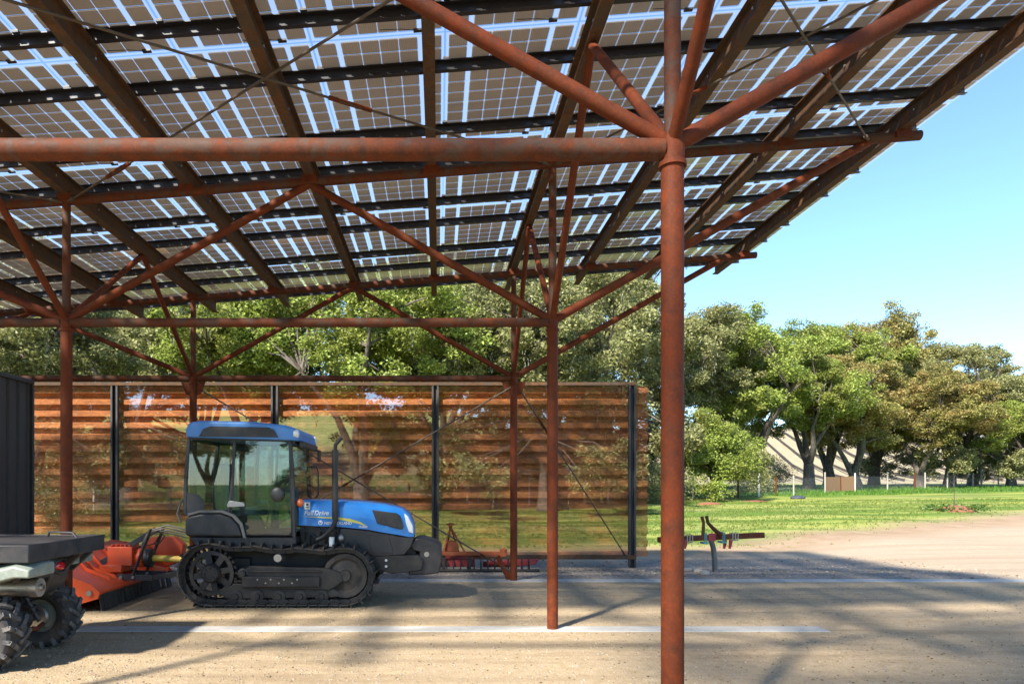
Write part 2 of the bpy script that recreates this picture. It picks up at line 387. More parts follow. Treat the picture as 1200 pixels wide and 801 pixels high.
# ------------------------------------------------------------------ world, sun, camera
SX, SY = .70, .92
sun_dir = Vector((SX, SY, -1)).normalized()
elev = math.asin(-sun_dir.z)
w = bpy.data.worlds.new('World'); scene.world = w; w.use_nodes = True
nt = w.node_tree; nt.nodes.clear()
sky = nt.nodes.new('ShaderNodeTexSky'); sky.sky_type = 'NISHITA'; sky.sun_disc = False
sky.sun_elevation = elev; sky.sun_rotation = math.atan2(-SX, -SY)
sky.air_density = 1.0; sky.dust_density = .15; sky.ozone_density = 1.2; sky.altitude = 200
bg = nt.nodes.new('ShaderNodeBackground'); bg.inputs[1].default_value = .082
wo = nt.nodes.new('ShaderNodeOutputWorld'); tint = nt.nodes.new('ShaderNodeMix'); tint.data_type = 'RGBA'; tint.blend_type = 'MULTIPLY'; tint.inputs[0].default_value = 1; tint.inputs[7].default_value = (.74, .90, 1.04, 1)
nt.links.new(sky.outputs[0], tint.inputs[6]); nt.links.new(tint.outputs[2], bg.inputs[0]); nt.links.new(bg.outputs[0], wo.inputs[0])
sl = bpy.data.lights.new('sun', 'SUN'); sl.energy = 3.3; sl.angle = R(3.2); sl.color = (1, .93, .82)
so = bpy.data.objects.new('sun', sl); link(so); so.rotation_euler = sun_dir.to_track_quat('-Z', 'Y').to_euler(); so.location = (-20, -26, 30)
cam = bpy.data.cameras.new('camera'); cam.sensor_width = 36; cam.lens = 24; cam.shift_x = (600 - VX) / 1200; cam.shift_y = (VY - 400.5) / 1200
cam.clip_end = 2000; cam.clip_start = .05
co = bpy.data.objects.new('camera', cam); link(co); co.location = (0, 0, EYE); co.rotation_euler = (R(90), 0, 0); scene.camera = co
scene.view_settings.view_transform = 'Standard'; scene.view_settings.look = 'None'; scene.view_settings.exposure = 2.02; scene.view_settings.gamma = 1
scene.cycles.max_bounces = 8; scene.cycles.transparent_max_bounces = 24; scene.cycles.diffuse_bounces = 4; scene.cycles.glossy_bounces = 3
scene.cycles.sample_clamp_indirect = 6; scene.cycles.caustics_reflective = False; scene.cycles.caustics_refractive = False
scene.cycles.use_denoising = True

# ------------------------------------------------------------------ ground sheet
def lines(segs):
    out = []
    for a, b, n in segs: out += [a + (b - a) * k / n for k in range(n)]
    return out + [segs[-1][1]]
xs = lines([(-320, -60, 20), (-60, -14, 30), (-14, 16, 75), (16, 70, 45), (70, 360, 24)])
ys = lines([(-120, -6, 16), (-6, 11, 24), (11, 26, 50), (26, 70, 44), (70, 190, 40), (190, 700, 14)])
me = bpy.data.meshes.new('ground')
vv = [(x, y, ground_z(x, y)) for y in ys for x in xs]; nx = len(xs)
ff = [(j * nx + i, j * nx + i + 1, (j + 1) * nx + i + 1, (j + 1) * nx + i) for j in range(len(ys) - 1) for i in range(nx - 1)]
me.from_pydata(vv, [], ff); me.materials.append(M['ground']); me.polygons.foreach_set('use_smooth', [True] * len(me.polygons))
tag(link(bpy.data.objects.new('ground', me)), kind='structure')
def strip(x0, x1, yc, w):
    b = MB(); b.box(((x0 + x1) / 2, yc, -.04), (x1 - x0, w, .1)); tag(b.build('concrete_strip', 'concrete', None, .006), kind='structure')
strip(-12, 4.2, 7.43, .26); strip(-12, 17, 11.27, .30)

# ------------------------------------------------------------------ solar canopy structure
XR, XL, XLL = 1.24, -4.05, -9.34
YZ, YA, YB, YC = -.22, 3.62, 7.43, 11.27
NODE = 3.335
def zp(x): return 4.97 + .0765 * x
can = thing('solar_canopy', 'rusted steel pipe canopy frame carrying the solar panels over the gravel pad', 'canopy')
rp = .052
for y in (YA, YB, YC):
    for x in (XR, XL, XLL):
        b = MB(); r = .059
        b.tube([(x, y, -.05), (x, y, NODE - .07)], r, 24); b.build('column', 'rust_red', can)
        b = MB(); b.lathe([(.0, 0), (.072, 0), (.072, .024), (.062, .03), (0, .03)], (x, y, NODE - .095), 'Z', 24)
        b.lathe([(.0, -.09), (.058, -.09), (.063, -.02), (.06, .04), (.03, .07), (0, .075)], (x, y, NODE + .02), 'Z', 20); b.build('column_cap', 'rust_red', can)
        b = MB(); b.tube([(x, y, NODE), (x, y, zp(x))], .043, 16); b.build('strut', 'rust_pipe', can)
    for xa, xb in ((XLL, XL), (XL, XR)):
        b = MB(); b.tube([(xa + .05, y, NODE), (xb - .05, y, NODE)], .057 if y == YA else .05, 20); 
        b.build('beam', 'rust_pipe', can)
        xm = (xa + xb) / 2; top = (xm, y, zp(xm) - .02)
        for xe in (xa, xb):
            b = MB(); b.tube([(xe, y, NODE + .02), top], .042, 16); b.build('brace', 'rust_red', can)
    xe = 4.68
    b = MB(); b.tube([(XR, y, NODE + .02), (xe, y, zp(xe) - .03)], .047, 16); b.build('brace', 'rust_red', can)
    x0, x1 = -11.2, 5.24
    b = MB(); b.tube([(x0, y, zp(x0)), (x1, y, zp(x1))], rp, 18); b.build('roof_pipe', 'rust_pipe', can)
    for x in (XL, XLL, XR):            # gusset plates on the roof pipe
        pass
for x in (XR, XL, XLL):
    for ya, yb in ((YA, YB), (YB, YC)):
        ym = (ya + yb) / 2; t_ = (x, ym, zp(x) + .06)
        for ye in (ya, yb):
            b = MB(); b.tube([(x, ye, NODE + .02), t_], .036, 14); b.build('brace', 'rust_red', can)
for x in (XR, XL, XLL):
    b = MB(); b.tube([(x, YA, NODE + .02), (x, 1.72, zp(x) + .06)], .036, 14); b.build('brace', 'rust_red', can)   # brace to the near rafter ends
RAFT = [5.03, 3.76, 2.5, 1.24, -.08, -1.4, -2.73, -4.05, -5.37, -6.7, -8.02, -9.34, -10.66]
for x in RAFT:
    z0 = zp(x) + rp; b = MB(); y0, y1 = (1.5 if x in (XR, XL, XLL) else 3.3), 12.42
    b.box((x, (y0 + y1) / 2, z0 + .006), (.10, y1 - y0, .012)); b.box((x, (y0 + y1) / 2, z0 + .194), (.10, y1 - y0, .012))
    b.box((x, (y0 + y1) / 2, z0 + .1), (.012, y1 - y0, .176))
    o = b.build('rafter', 'rafter', can)
    for y in [v for v in np.arange(5.4, 12.3, .9)]:
        b = MB(); b.lathe([(0, 0), (.012, 0), (.012, .014), (0, .014)], (x + (.006 if x < 0 else -.02), y, z0 + .12), 'X', 8); b.build('bolt', 'steel', o)
    for y in (YA, YB, YC):        # cleats tying the rafter to each roof pipe
        b = MB()
        b.prism([(x - .09, zp(x) - .035), (x + .09, zp(x) - .02), (x + .075, zp(x) + rp + .022), (x - .075, zp(x) + rp + .01)], y - rp - .012, y - rp - .002)
        b.build('cleat', 'rust_red', can, .002)
JY = [2.11 + 1.79 * k for k in range(-2, 7)]
PY = sorted([j + s * .36 for j in JY for s in (-1, 1) if 3.9 < j + s * .36 < 12.8])
for y in PY:
    xa, xb = -11.0, 5.5; o_ = rp + .2 + .001
    b = MB(); zA, zB = zp(xa) + o_, zp(xb) + o_
    for (dy, w_, z_, h_) in ((0, .046, .003, .006), (0, .046, .093, .006), (.020, .006, .048, .084)):
        b.bar((xa, y + dy, zA + z_), (xb, y + dy, zB + z_), w_, h_, Vector((0, 0, 1)))
    b.build('purlin', 'purlin', can)
# roof-plane tie rods with turnbuckles
def rod(a, b_, r=.011, tb=.25, nm='tie_rod'):
    a, b_ = Vector(a), Vector(b_); d = (b_ - a); L = d.length; u = d / L
    m = MB(); m.tube([a, b_], r, 8)
    for e, s in ((a, 1), (b_, -1)): m.tube([e, e + u * s * .16], r * 1.9, 8)
    o = m.build(nm, 'rod', can)
    c = a + d * tb; sd = u.cross(Vector((0, 0, 1))).normalized() * .022
    m = MB(); 
    for s in (-1, 1): m.tube([c - u * .15 + sd * .3 * s, c - u * .1 + sd * s, c + u * .1 + sd * s, c + u * .15 + sd * .3 * s], .009, 6)
    for s in (-1, 1): m.tube([c + u * s * .12, c + u * s * .21], .02, 8)
    m.build('turnbuckle', 'rust_red', o)
for (xa, xb) in ((XLL, XL), (XL, XR), (XR, 4.68)):
    rod((xa, YA, zp(xa) + .0), (xb, YB, zp(xb) - .02), tb=.62); rod((xa, YB, zp(xa) - .02), (xb, YA, zp(xb)), tb=.16 if xa < 0 else .3)
# wall bracing in the far row
rod((XR, YC, NODE - .12), (XL, YC, .12), .012, .5); rod((XL, YC + .03, NODE - .12), (XR, YC + .03, .12), .012, .93)
rod((XR + .04, YC + .02, NODE - .08), (3.95, 14.45, .1), .012, .2)
for x in (XR, XL):
    for s in (-1, 1):
        b = MB(); b.prism([(x, NODE - .06), (x + s * .2, NODE - .06), (x + s * .12, NODE - .26), (x, NODE - .3)], YC - .006, YC + .006); b.build('gusset_plate', 'rust_red', can)
b = MB(); b.prism([(XR, .02), (XR - .24, .42), (XR - .3, .38), (XR - .12, .02)], YC + .024, YC + .036); b.build('gusset_plate', 'rust_red', can)

# ------------------------------------------------------------------ solar panels
NC = 15; PX = 1.117; PXR = 5.64
gw = PX - .015; gl_ = 1.79 - .018
def panel_meshes():
    cw, ch = .158, .166; xs_ = []; x = -gw / 2 + .022 + (gw - (.044 + 6 * cw + .092 + .015)) / 2
    for k in range(6):
        xs_.append(x); x += cw + (.046 if k in (0, 4) else .005)
    y = -gl_ / 2 + (gl_ - (10 * ch + 9 * .005)) / 2; vs, fs = [], []
    for j in range(10):
        for xx in xs_:
            n = len(vs); c = .008
            vs += [(xx + c, y, 0), (xx + cw - c, y, 0), (xx + cw, y + c, 0), (xx + cw, y + ch - c, 0), (xx + cw - c, y + ch, 0), (xx + c, y + ch, 0), (xx, y + ch - c, 0), (xx, y + c, 0)]
            fs.append(tuple(range(n, n + 8)))
        y += ch + .005
    me = bpy.data.meshes.new('solar_cells'); me.from_pydata(vs, [], fs); me.materials.append(M['cell'])
    b = MB(); b.box((0, 0, 0), (gw, gl_, .001)); 
    mg = bpy.data.meshes.new('glass')
    mg.from_pydata([(-gw / 2, -gl_ / 2, 0), (gw / 2, -gl_ / 2, 0), (gw / 2, gl_ / 2, 0), (-gw / 2, gl_ / 2, 0)], [], [(0, 1, 2, 3)]); mg.materials.append(M['panel_glass'])
    b.bm.free()
    b = MB()
    b.box((gw * .3, gl_ / 2 - .05, -.014), (.07, .035, .014)); b.tube([(gw * .3, gl_ / 2 - .05, -.014), (gw * .18, gl_ / 2 - .09, -.02), (gw * .02, gl_ / 2 - .10, -.02)], .003, 5)
    jo = b.build('junction_box', 'black_plastic', None); mj = jo.data; bpy.data.objects.remove(jo)
    b = MB()
    b.box((0, 0, 0), (.05, .06, .022))
    jo = b.build('clamp', 'black_frame', None); mk = jo.data; bpy.data.objects.remove(jo)
    return me, mg, mj, mk
mc, mg, mj, mk = panel_meshes()
tilt = math.atan(.0765)
for j in range(3, 8):
    yc = (JY[j] + JY[j + 1]) / 2
    for i in range(NC):
        xc = PXR - PX * (i + .5); zc = zp(xc) + rp + .2 + .115
        t_ = thing('solar_module', 'solar panel in the %s row from the far edge, %s from the right end' % (ordinal(7 - j).replace('nearest', 'first'), ordinal(i).replace('nearest', 'first')), 'solar panel', (xc, yc, zc), 'solar panels of the canopy roof')
        t_.rotation_euler = (0, -tilt, 0)
        for nm, md, dz in (('solar_cells', mc, .003), ('glass', mg, -.003), ('junction_box', mj, 0)):
            c = bpy.data.objects.new(nm, md); link(c, t_); c.location = (0, 0, dz)
        for yy in (-gl_ / 2 + .36, gl_ / 2 - .36):
            c = bpy.data.objects.new('clamp', mk); link(c, t_); c.location = (-gw / 2, yy, -.004)

# ------------------------------------------------------------------ perforated corrugated screen
YS = 14.6
scr = thing('perforated_screen', 'rusted perforated corrugated metal screen wall behind the tractor', 'screen wall', (0, YS, 0))
def screen_mesh(x0, x1):
    z0, z1 = .06, 3.70; per = .25; b = MB(); prof = []
    k = 0; z = z0
    while z < z1 - .01:
        for (dz, dy) in ((0, 0), (.10, 0), (.125, .11), (.185, .11)):
            if z + dz < z1: prof.append((z + dz, dy))
        z += per
    prof.append((z1, 0))
    for (za, ya), (zb, yb) in zip(prof, prof[1:]):
        b.quad([(x0, ya, za), (x1, ya, za), (x1, yb, zb), (x0, yb, zb)])
    bmesh.ops.remove_doubles(b.bm, verts=b.bm.verts[:], dist=1e-5)
    return b
for xa, xb in ((-10.2, -6.9), (-6.9, -3.49), (-3.49, -.07), (-.07, 4.49)):
    screen_mesh(xa + .003, xb - .003).build('corrugated_sheet', 'screen', scr, smooth=0, loc=(0, .02, 0))
for x in (-10.2, -6.9, -3.49, -.07, 4.12):
    b = MB(); gz = ground_z(x, YS) - .05
    for s in (-1, 1): b.box((x + s * .055, -.05, (gz + 3.72) / 2), (.04, .09, 3.72 - gz))
    b.box((x, -.02, (gz + 3.72) / 2), (.07, .012, 3.72 - gz)); b.build('post', 'black_frame', scr, .004)
for z, h in ((3.735, .07), (.055, .09)):
    b = MB(); b.box((-3.0, -.055, z), (14.4, .1, h)); b.build('rail', 'rafter', scr, .004)

# ------------------------------------------------------------------ black shed
sh = thing('metal_shed', 'black ribbed metal shed at the left edge behind the cargo vehicle', 'shed', (-7.85, 9.5, 0))
b = MB(); xr = 1.28; zt = 3.2
pts = []
y = -1.5
while y < 1.5:
    for dy, dx in ((0, 0), (.11, 0), (.13, -.035), (.19, -.035), (.21, 0)):
        if y + dy <= 1.5: pts.append((xr + dx, y + dy))
    y += .25
pts.append((xr, 1.5)); ring = pts + [(-xr, 1.5), (-xr, -1.5)]
b.loft([[(p[0], p[1], 0) for p in ring], [(p[0], p[1], zt) for p in ring]]); b.build('wall', 'black_frame', sh)
b = MB(); b.box((0, 0, zt + .035), (2.64, 3.08, .07)); b.build('roof', 'black_frame', sh, .01)
b = MB(); b.box((xr + .02, 1.5, zt / 2), (.05, .05, zt - .01)); b.build('corner_trim', 'black_frame', sh, .005)

# ------------------------------------------------------------------ crawler tractor
TY = 8.73
tr_ = thing('crawler_tractor', 'blue and black crawler tractor with glazed cab, parked on tracks under the canopy', 'tractor')
def px(pts, Y):
    return [((x - VX) * Y / F, EYE - (y - VY) * Y / F) for x, y in pts]
# tracks
def track(y0, y1, near):
    k = TY
    def C(x, y): return ((x - VX) * k / F, EYE - (y - VY) * k / F)
    (cx1, cz1), (cx2, cz2) = C(244, 674), C(403, 676)
    r1, r2 = .395, .365; cz1 = r1 + .035; cz2 = r2 + .035
    # loop path
    path = []
    for a in np.linspace(R(270), R(92), 15): path.append((cx1 + r1 * math.cos(a), cz1 + r1 * math.sin(a)))
    for q in np.linspace(.06, .94, 10):
        x = cx1 + (cx2 - cx1) * q; zt_ = cz1 + r1 + (cz2 + r2 - cz1 - r1) * q - .05 * math.sin(q * math.pi * 3) ** 2 * .6 - .02 * math.sin(q * math.pi)
        path.append((x, zt_))
    for a in np.linspace(R(88), R(-90), 15): path.append((cx2 + r2 * math.cos(a), cz2 + r2 * math.sin(a)))
    path.append(path[0])
    # resample to links
    P_ = [Vector((p[0], 0, p[1])) for p in path]; L = sum((b_ - a).length for a, b_ in zip(P_, P_[1:])); n = 44; step = L / n
    root = None; bels = [MB(), MB()]; plates = MB(); s_ = 0; i = 0; acc = 0
    samples = []
    for q in range(n):
        t_ = q * step
        while acc + (P_[i + 1] - P_[i]).length < t_: acc += (P_[i + 1] - P_[i]).length; i += 1
        d = (P_[i + 1] - P_[i]).normalized(); samples.append((P_[i] + d * (t_ - acc), d))
    cen = Vector(((cx1 + cx2) / 2, 0, .4))
    for q, (p, d) in enumerate(samples):
        nrm = Vector((-d.z, 0, d.x)); 
        if nrm.dot(p - cen) < 0: nrm = -nrm
        m = Matrix((d, Vector((0, 1, 0)), nrm)).transposed(); ym = (y0 + y1) / 2; wy = y1 - y0
        plates.box(p + Vector((0, ym, 0)) + nrm * .0, (step * .93, wy, .018), m)
        plates.box(p + Vector((0, ym, 0)) + nrm * .028 + d * step * .36, (.016, wy, .052), m)
        for bel, yy in zip(bels, (ym - .08, ym + .08)):
            bel.box(p + Vector((0, yy, 0)) - nrm * .035, (step * .80, .03, .055), m)
            bel.tube([p + Vector((0, yy - .025, 0)) - nrm * .035 + d * step * .5, p + Vector((0, yy + .025, 0)) - nrm * .035 + d * step * .5], .02, 8)
    root = plates.build('track', 'track_rubber', tr_)
    [bel.build('chain', 'black_iron', root) for bel in bels]
    ym = (y0 + y1) / 2
    # drive sprocket
    b = MB(); r = .29
    b.lathe([(r - .05, -.06), (r, -.06), (r, .02), (r - .05, .02), (r - .05, -.06)], (cx1, ym, cz1), 'Y', 36)
    b.lathe([(0, -.13), (.10, -.13), (.12, -.10), (.13, -.03), (0, -.03)], (cx1, ym, cz1), 'Y', 28)
    for q in range(8):
        a = q * math.pi / 4 + .2; u = Vector((math.cos(a), 0, math.sin(a))); b.bar(Vector((cx1, ym - .03, cz1)) + u * .10, Vector((cx1, ym - .03, cz1)) + u * (r - .03), .075, .04, Vector((0, 1, 0)))
    for q in range(26):
        a = q * 2 * math.pi / 26; u = Vector((math.cos(a), 0, math.sin(a))); b.bar(Vector((cx1, ym - .01, cz1)) + u * (r - .01), Vector((cx1, ym - .01, cz1)) + u * (r + .035), .03, .05, Vector((0, 1, 0)))
    for q in range(8):
        a = q * math.pi / 4; b.lathe([(0, -.145), (.013, -.145), (.013, -.12), (0, -.12)], (cx1 + .075 * math.cos(a), ym, cz1 + .075 * math.sin(a)), 'Y', 8)
    b.build('drive_sprocket', 'black_iron', tr_)
    b = MB(); b.lathe([(0, -.09), (.07, -.09), (.08, -.06), (.13, -.05), (.2, -.03), (.23, -.07), (.285, -.075), (.29, -.05), (.29, .07), (0, .07)], (cx2, ym, cz2), 'Y', 36)
    b.build('front_idler', 'track_rubber', tr_)
    b = MB()
    b.prism([(cx1 + .42, .24), (cx1 + .46, .50), (cx1 + .5, .53), (cx2 - .22, .50), (cx2 - .05, .44), (cx2 - .02, .34), (cx2 - .1, .27), (cx2 - .2, .22)], ym - .1, ym + .1)
    b.box(((cx1 + cx2) / 2 + .05, ym - .125, .33), (1.0, .045, .13)); b.box(((cx1 + cx2) / 2 + .1, ym - .11, .46), (.95, .03, .025))
    b.prism([(cx1 + .1, .17), (cx1 + .3, .30), (cx2 - .15, .22), (cx2 - .1, .12), (cx1 + .2, .10)], ym - .07, ym + .07)
    o = b.build('track_frame', 'black_iron', tr_, .008)
    b = MB()
    for q in range(7): 
        b.lathe([(0, -.15), (.011, -.15), (.011, -.13), (0, -.13)], (cx1 + .62 + .085 * q + (.02 if q % 2 else 0), ym, .36 - .045 * (q % 2)), 'Y', 8)
    b.build('bolts', 'steel', o)
    for q in range(5):
        x = cx1 + .32 + q * (cx2 - cx1 - .62) / 4; b = MB()
        b.lathe([(0, -.11), (.035, -.11), (.04, -.09), (.085, -.085), (.085, -.05), (.07, -.045), (.07, .045), (.085, .05), (.085, .085), (0, .085)], (x, ym, .135), 'Y', 20); b.build('track_roller', 'black_iron', tr_)
    b = MB(); x = cx1 + .42; b.lathe([(0, -.14), (.04, -.14), (.05, -.11), (.07, -.1), (.07, .05), (0, .05)], (x, ym, .43), 'Y', 18); b.build('track_roller', 'black_iron', tr_)
    b = MB(); x, z = C(324, 654); b.lathe([(0, -.12), (.05, -.12), (.056, -.1), (.056, .1), (0, .1)], (x, ym, z), 'Y', 18); b.build('track_roller', 'steel', tr_)
    b = MB(); b.box((cx1 + .25, (y1 + .3 if near else y0 - .3), .45), (.35, .5, .3)); b.build('axle_housing', 'black_iron', tr_, .02)
    b = MB(); b.box((cx2 - .25, (y1 + .3 if near else y0 - .3), .42), (.2, .5, .16)); b.build('cross_beam', 'black_iron', tr_, .02)
track(TY, TY + .36, True); track(TY + 1.06, TY + 1.42, False)
# chassis & engine block
b = MB(); b.box((-1.9, 9.44, .62), (2.2, .46, .36)); b.box((-.9, 9.44, .62), (1.2, .42, .32)); b.build('chassis', 'black_iron', tr_, .02)
CY0, CY1 = 8.86, 10.02
def ppr(name, pts, y0, y1, m, parent=tr_, bevel=.01, Yref=None, **kw):
    b = MB(); b.prism(px(pts, Yref or y0), y0, y1); return b.build(name, m, parent, bevel, **kw)
# rear fender / cab base
ppr('fender', [(217, 628), (216, 610), (220, 604), (234, 601), (258, 601), (270, 605), (279, 614), (284, 629)], CY0 - .05, CY1 + .05, 'black_plastic', bevel=.035, segs=3)
ppr('fender_trim', [(220, 604), (234, 600), (259, 600), (272, 605), (281, 615), (285, 630), (288, 630), (284, 613), (275, 603), (261, 597.5), (234, 597.5), (220, 601)], CY0 - .06, CY0 - .03, 'hose', bevel=0)
ppr('cab_base', [(222, 629), (347, 629), (347, 637), (330, 642), (232, 642)], CY0 + .02, CY1 - .02, 'black_plastic', bevel=.01)
# cab frame: pillars as tubes on both sides
cabm = MB()
sidepts = {'rearp': [(222, 512), (218, 560), (217, 603)], 'bp': [(275, 513), (273, 560), (268, 603)], 'fp': [(340, 514), (343, 560), (345, 630)]}
for y in (CY0, CY1):
    for nm, p in sidepts.items():
        q = px(p, CY0); wd = .045 if nm != 'bp' else .035
        for a, b_ in zip(q, q[1:]): cabm.bar((a[0], y, a[1]), (b_[0], y, b_[1]), .05, wd, Vector((1, 0, 0)))
    for p in ([(222, 513), (341, 515)], [(217, 602), (268, 601)]):
        q = px(p, CY0); cabm.bar((q[0][0], y, q[0][1]), (q[1][0], y, q[1][1]), .05, .05)
q = px([(345, 586), (345, 517)], CY0)
for z in (q[0][1], q[1][1]): cabm.box((q[0][0] - .02, (CY0 + CY1) / 2, z), (.05, CY1 - CY0, .05))
qr = px([(219, 560), (222, 514), (217, 602)], CY0)
for p in qr[1:]: cabm.box((p[0], (CY0 + CY1) / 2, p[1]), (.05, CY1 - CY0, .05))
cabm.build('cab_frame', 'black_plastic', tr_, .01)
# glass panes
for y, s in ((CY0 - .012, 1), (CY1 + .012, -1)):
    ppr('side_window', [(223, 515), (270, 515), (268, 600), (219, 600)], y, y + .004, 'cab_glass', bevel=0, Yref=CY0, smooth=0)
    dr = ppr('door', [(276, 515), (339, 517), (342, 622), (339, 626), (290, 626), (284, 622), (279, 612), (271, 603), (274, 560)], y, y + .004, 'cab_glass', bevel=0, Yref=CY0, smooth=0)
    b = MB(); q = px([(276, 515), (339, 517), (342, 622), (339, 626), (290, 626), (284, 622), (279, 612), (271, 603), (274, 560)], CY0); q.append(q[0])
    b.tube([(p[0], y, p[1]) for p in q], .010, 6); b.build('door_seal', 'black_plastic', dr)
    b = MB(); q = px([(267, 591), (270, 586), (287, 588), (288, 593), (268, 594)], CY0); b.prism(q, y - .03 * s - .012, y - .03 * s + .012); b.build('door_handle', 'steel', dr, .006)
    ppr('corner_panel', [(219, 577), (233, 579), (239, 586), (240, 600), (219, 599)], y - .006 * s, y - .002 * s, 'black_plastic', bevel=0, Yref=CY0, smooth=0)
xw, zw = px([(347, 518), (347, 586)], CY0)[0][0], [p[1] for p in px([(347, 518), (347, 586)], CY0)]
b = MB(); b.quad([(xw - .0, CY0 + .04, zw[0]), (xw - .0, CY1 - .04, zw[0]), (xw + .03, CY1 - .04, zw[1]), (xw + .03, CY0 + .04, zw[1])]); b.build('windscreen', 'cab_glass', tr_, smooth=0)
xr0 = px([(221, 516)], CY0)[0][0]; b = MB(); b.quad([(xr0 - .04, CY0 + .04, zw[0]), (xr0 - .04, CY1 - .04, zw[0]), (xr0 - .07, CY1 - .04, 1.2), (xr0 - .07, CY0 + .04, 1.2)]); b.build('rear_window', 'cab_glass', tr_, smooth=0)
# cab interior
ci = tr_
b = MB(); b.box((-2.65, 9.44, 1.22), (.5, .5, .14)); 
b.prism([(-2.93, 1.25), (-2.82, 1.25), (-2.86, 1.85), (-2.95, 1.88)], 9.2, 9.68); b.build('driver_seat', 'grey_seat', tr_, .04)
b = MB(); b.prism([(-1.98, 1.0), (-1.88, 1.0), (-1.92, 1.5), (-2.08, 1.55), (-2.1, 1.45)], 9.25, 9.63); b.build('dashboard', 'black_plastic', tr_, .02)
b = MB(); c = Vector((-2.17, 9.44, 1.6)); rot = Matrix.Rotation(R(-32), 3, 'Y')
pts = [c + rot @ Vector((.17 * math.cos(a), .17 * math.sin(a), 0)) for a in np.linspace(0, 2 * math.pi, 25)]; b.tube(pts, .014, 8)
for a in (0, 2.1, 4.2): b.tube([c, c + rot @ Vector((.17 * math.cos(a), .17 * math.sin(a), 0))], .01, 6)
b.tube([c, c + Vector((.16, 0, -.3))], .02, 8); b.build('steering_wheel', 'black_plastic', tr_)
b = MB(); b.box((-2.5, 9.44, .93), (1.2, 1.05, .04)); b.build('cab_floor', 'black_plastic', tr_)
for (x0_, z0_, x1_, z1_) in ((-2.3, 1.05, -2.2, 1.45), (-2.25, 1.0, -2.12, 1.3)):
    b = MB(); b.tube([(x0_, 9.1, z0_), (x1_, 9.08, z1_)], .01, 6); b.blob((x1_, 9.08, z1_), .025); b.build('lever', 'black_frame', tr_)
b = MB(); q = px([(326, 579)], CY0)[0]; b.blob((q[0], CY0 - .05, q[1]), (.085, .03, .095), 3); b.tube([(q[0], CY0 - .05, q[1]), (q[0] + .1, CY0, q[1] + .02)], .012, 6); b.build('work_light', 'black_plastic', tr_)
b = MB(); q = px([(281, 525)], CY0)[0]; b.blob((q[0], CY0 + .10, q[1]), (.1, .05, .04), 3); b.build('cab_lamp', 'black_plastic', tr_)
# roof
roofpts = [(218, 512), (217, 503), (221, 495), (234, 492.5), (300, 494), (335, 498), (345, 501), (349, 506), (349, 516)]
b = MB(); q = px(roofpts, CY0 - .08)
def inset_ring(q, y, k):
    cx = sum(p[0] for p in q) / len(q); z0 = min(p[1] for p in q); return [(cx + (p[0] - cx) * (1 - k), y, z0 + (p[1] - z0) * (1 - k * 1.6) + k * .0) for p in q]
b.loft([inset_ring(q, CY0 - .10, .035), inset_ring(q, CY0 - .07, .0), inset_ring(q, CY1 + .07, 0), inset_ring(q, CY1 + .10, .035)])
rf = b.build('cab_roof', 'blue_roof', tr_, .02, segs=3)
b = MB(); b.prism(px([(233, 511), (238, 502), (247, 499), (315, 500.5), (322, 505), (326, 512)], CY0 - .115), CY0 - .115, CY0 - .06); o = b.build('roof_vent', 'black_plastic', rf, .006)
b = MB()
for yy in (503, 505.6, 508.2):
    for xx in range(252, 314, 12):
        p = px([(xx, yy), (xx + 9, yy + .3)], CY0 - .12); b.bar((p[0][0], CY0 - .118, p[0][1]), (p[1][0], CY0 - .118, p[1][1]), .01, .012)
b.build('vent_slats', 'black_frame', o)
for y in (CY0 - .06, CY1 + .02):
    b = MB(); p = px([(346, 508)], CY0 - .08)[0]; b.lathe([(0, .03), (.045, .02), (.055, 0), (.05, -.04), (0, -.05)], (p[0] + .02, y, p[1]), 'X', 18); b.build('roof_light', 'lens', rf)
# visor over the windscreen
b = MB(); b.box((px([(349, 512)], CY0)[0][0] + .03, 9.44, px([(349, 520)], CY0)[0][1]), (.07, 1.05, .09)); b.build('visor', 'black_plastic', rf, .02)
# bonnet: lofted sections along X
HY0, HY1 = 9.08, 9.80; hc = (HY0 + HY1) / 2
def hx(x): return (x - VX) * HY0 / F
def hz(y): return EYE - (y - VY) * HY0 / F
secs = [(350, 586, 615), (372, 585.5, 616), (400, 586, 617), (430, 588, 620), (452, 591, 624), (470, 595.5, 627), (479, 602, 629), (484, 612, 629), (485, 622, 628)]
b = MB(); rings = []
for i, (x, yt, yb) in enumerate(secs):
    k = 1 - max(0, (x - 440) / 45) ** 2 * .22; hw = (HY1 - HY0) / 2 * k; zt_, zb = hz(yt), hz(yb); h = zt_ - zb; X_ = hx(x)
    rr = min(.1, h * .5)
    ring = [(X_, hc - hw, zb), (X_, hc - hw, zt_ - rr), (X_, hc - hw + rr * .25, zt_ - rr * .35), (X_, hc - hw + rr * .8, zt_ - .01), (X_, hc - hw * .3, zt_ + .012), (X_, hc + hw * .3, zt_ + .012), (X_, hc + hw - rr * .8, zt_ - .01), (X_, hc + hw - rr * .25, zt_ - rr * .35), (X_, hc + hw, zt_ - rr), (X_, hc + hw, zb)]
    rings.append(ring)
b.loft(rings); hood = b.build('bonnet', 'blue', tr_, smooth=50)
def hoodpts(pts, off): return px(pts, HY0)
b = MB(); b.prism(hoodpts([(436, 597), (442, 613), (471, 620), (473, 617), (469, 604), (465, 601)], 0), HY0 - .012, HY0 + .05); o = b.build('side_grille', 'black_plastic', hood, .008)
b = MB()
for k in range(5): 
    p = hoodpts([(443 + k * 5.5, 601 + k), (446 + k * 5.5, 614 + k)], 0); b.bar((p[0][0], HY0 - .014, p[0][1]), (p[1][0], HY0 - .014, p[1][1]), .008, .012)
b.build('grille_bars', 'black_frame', o)
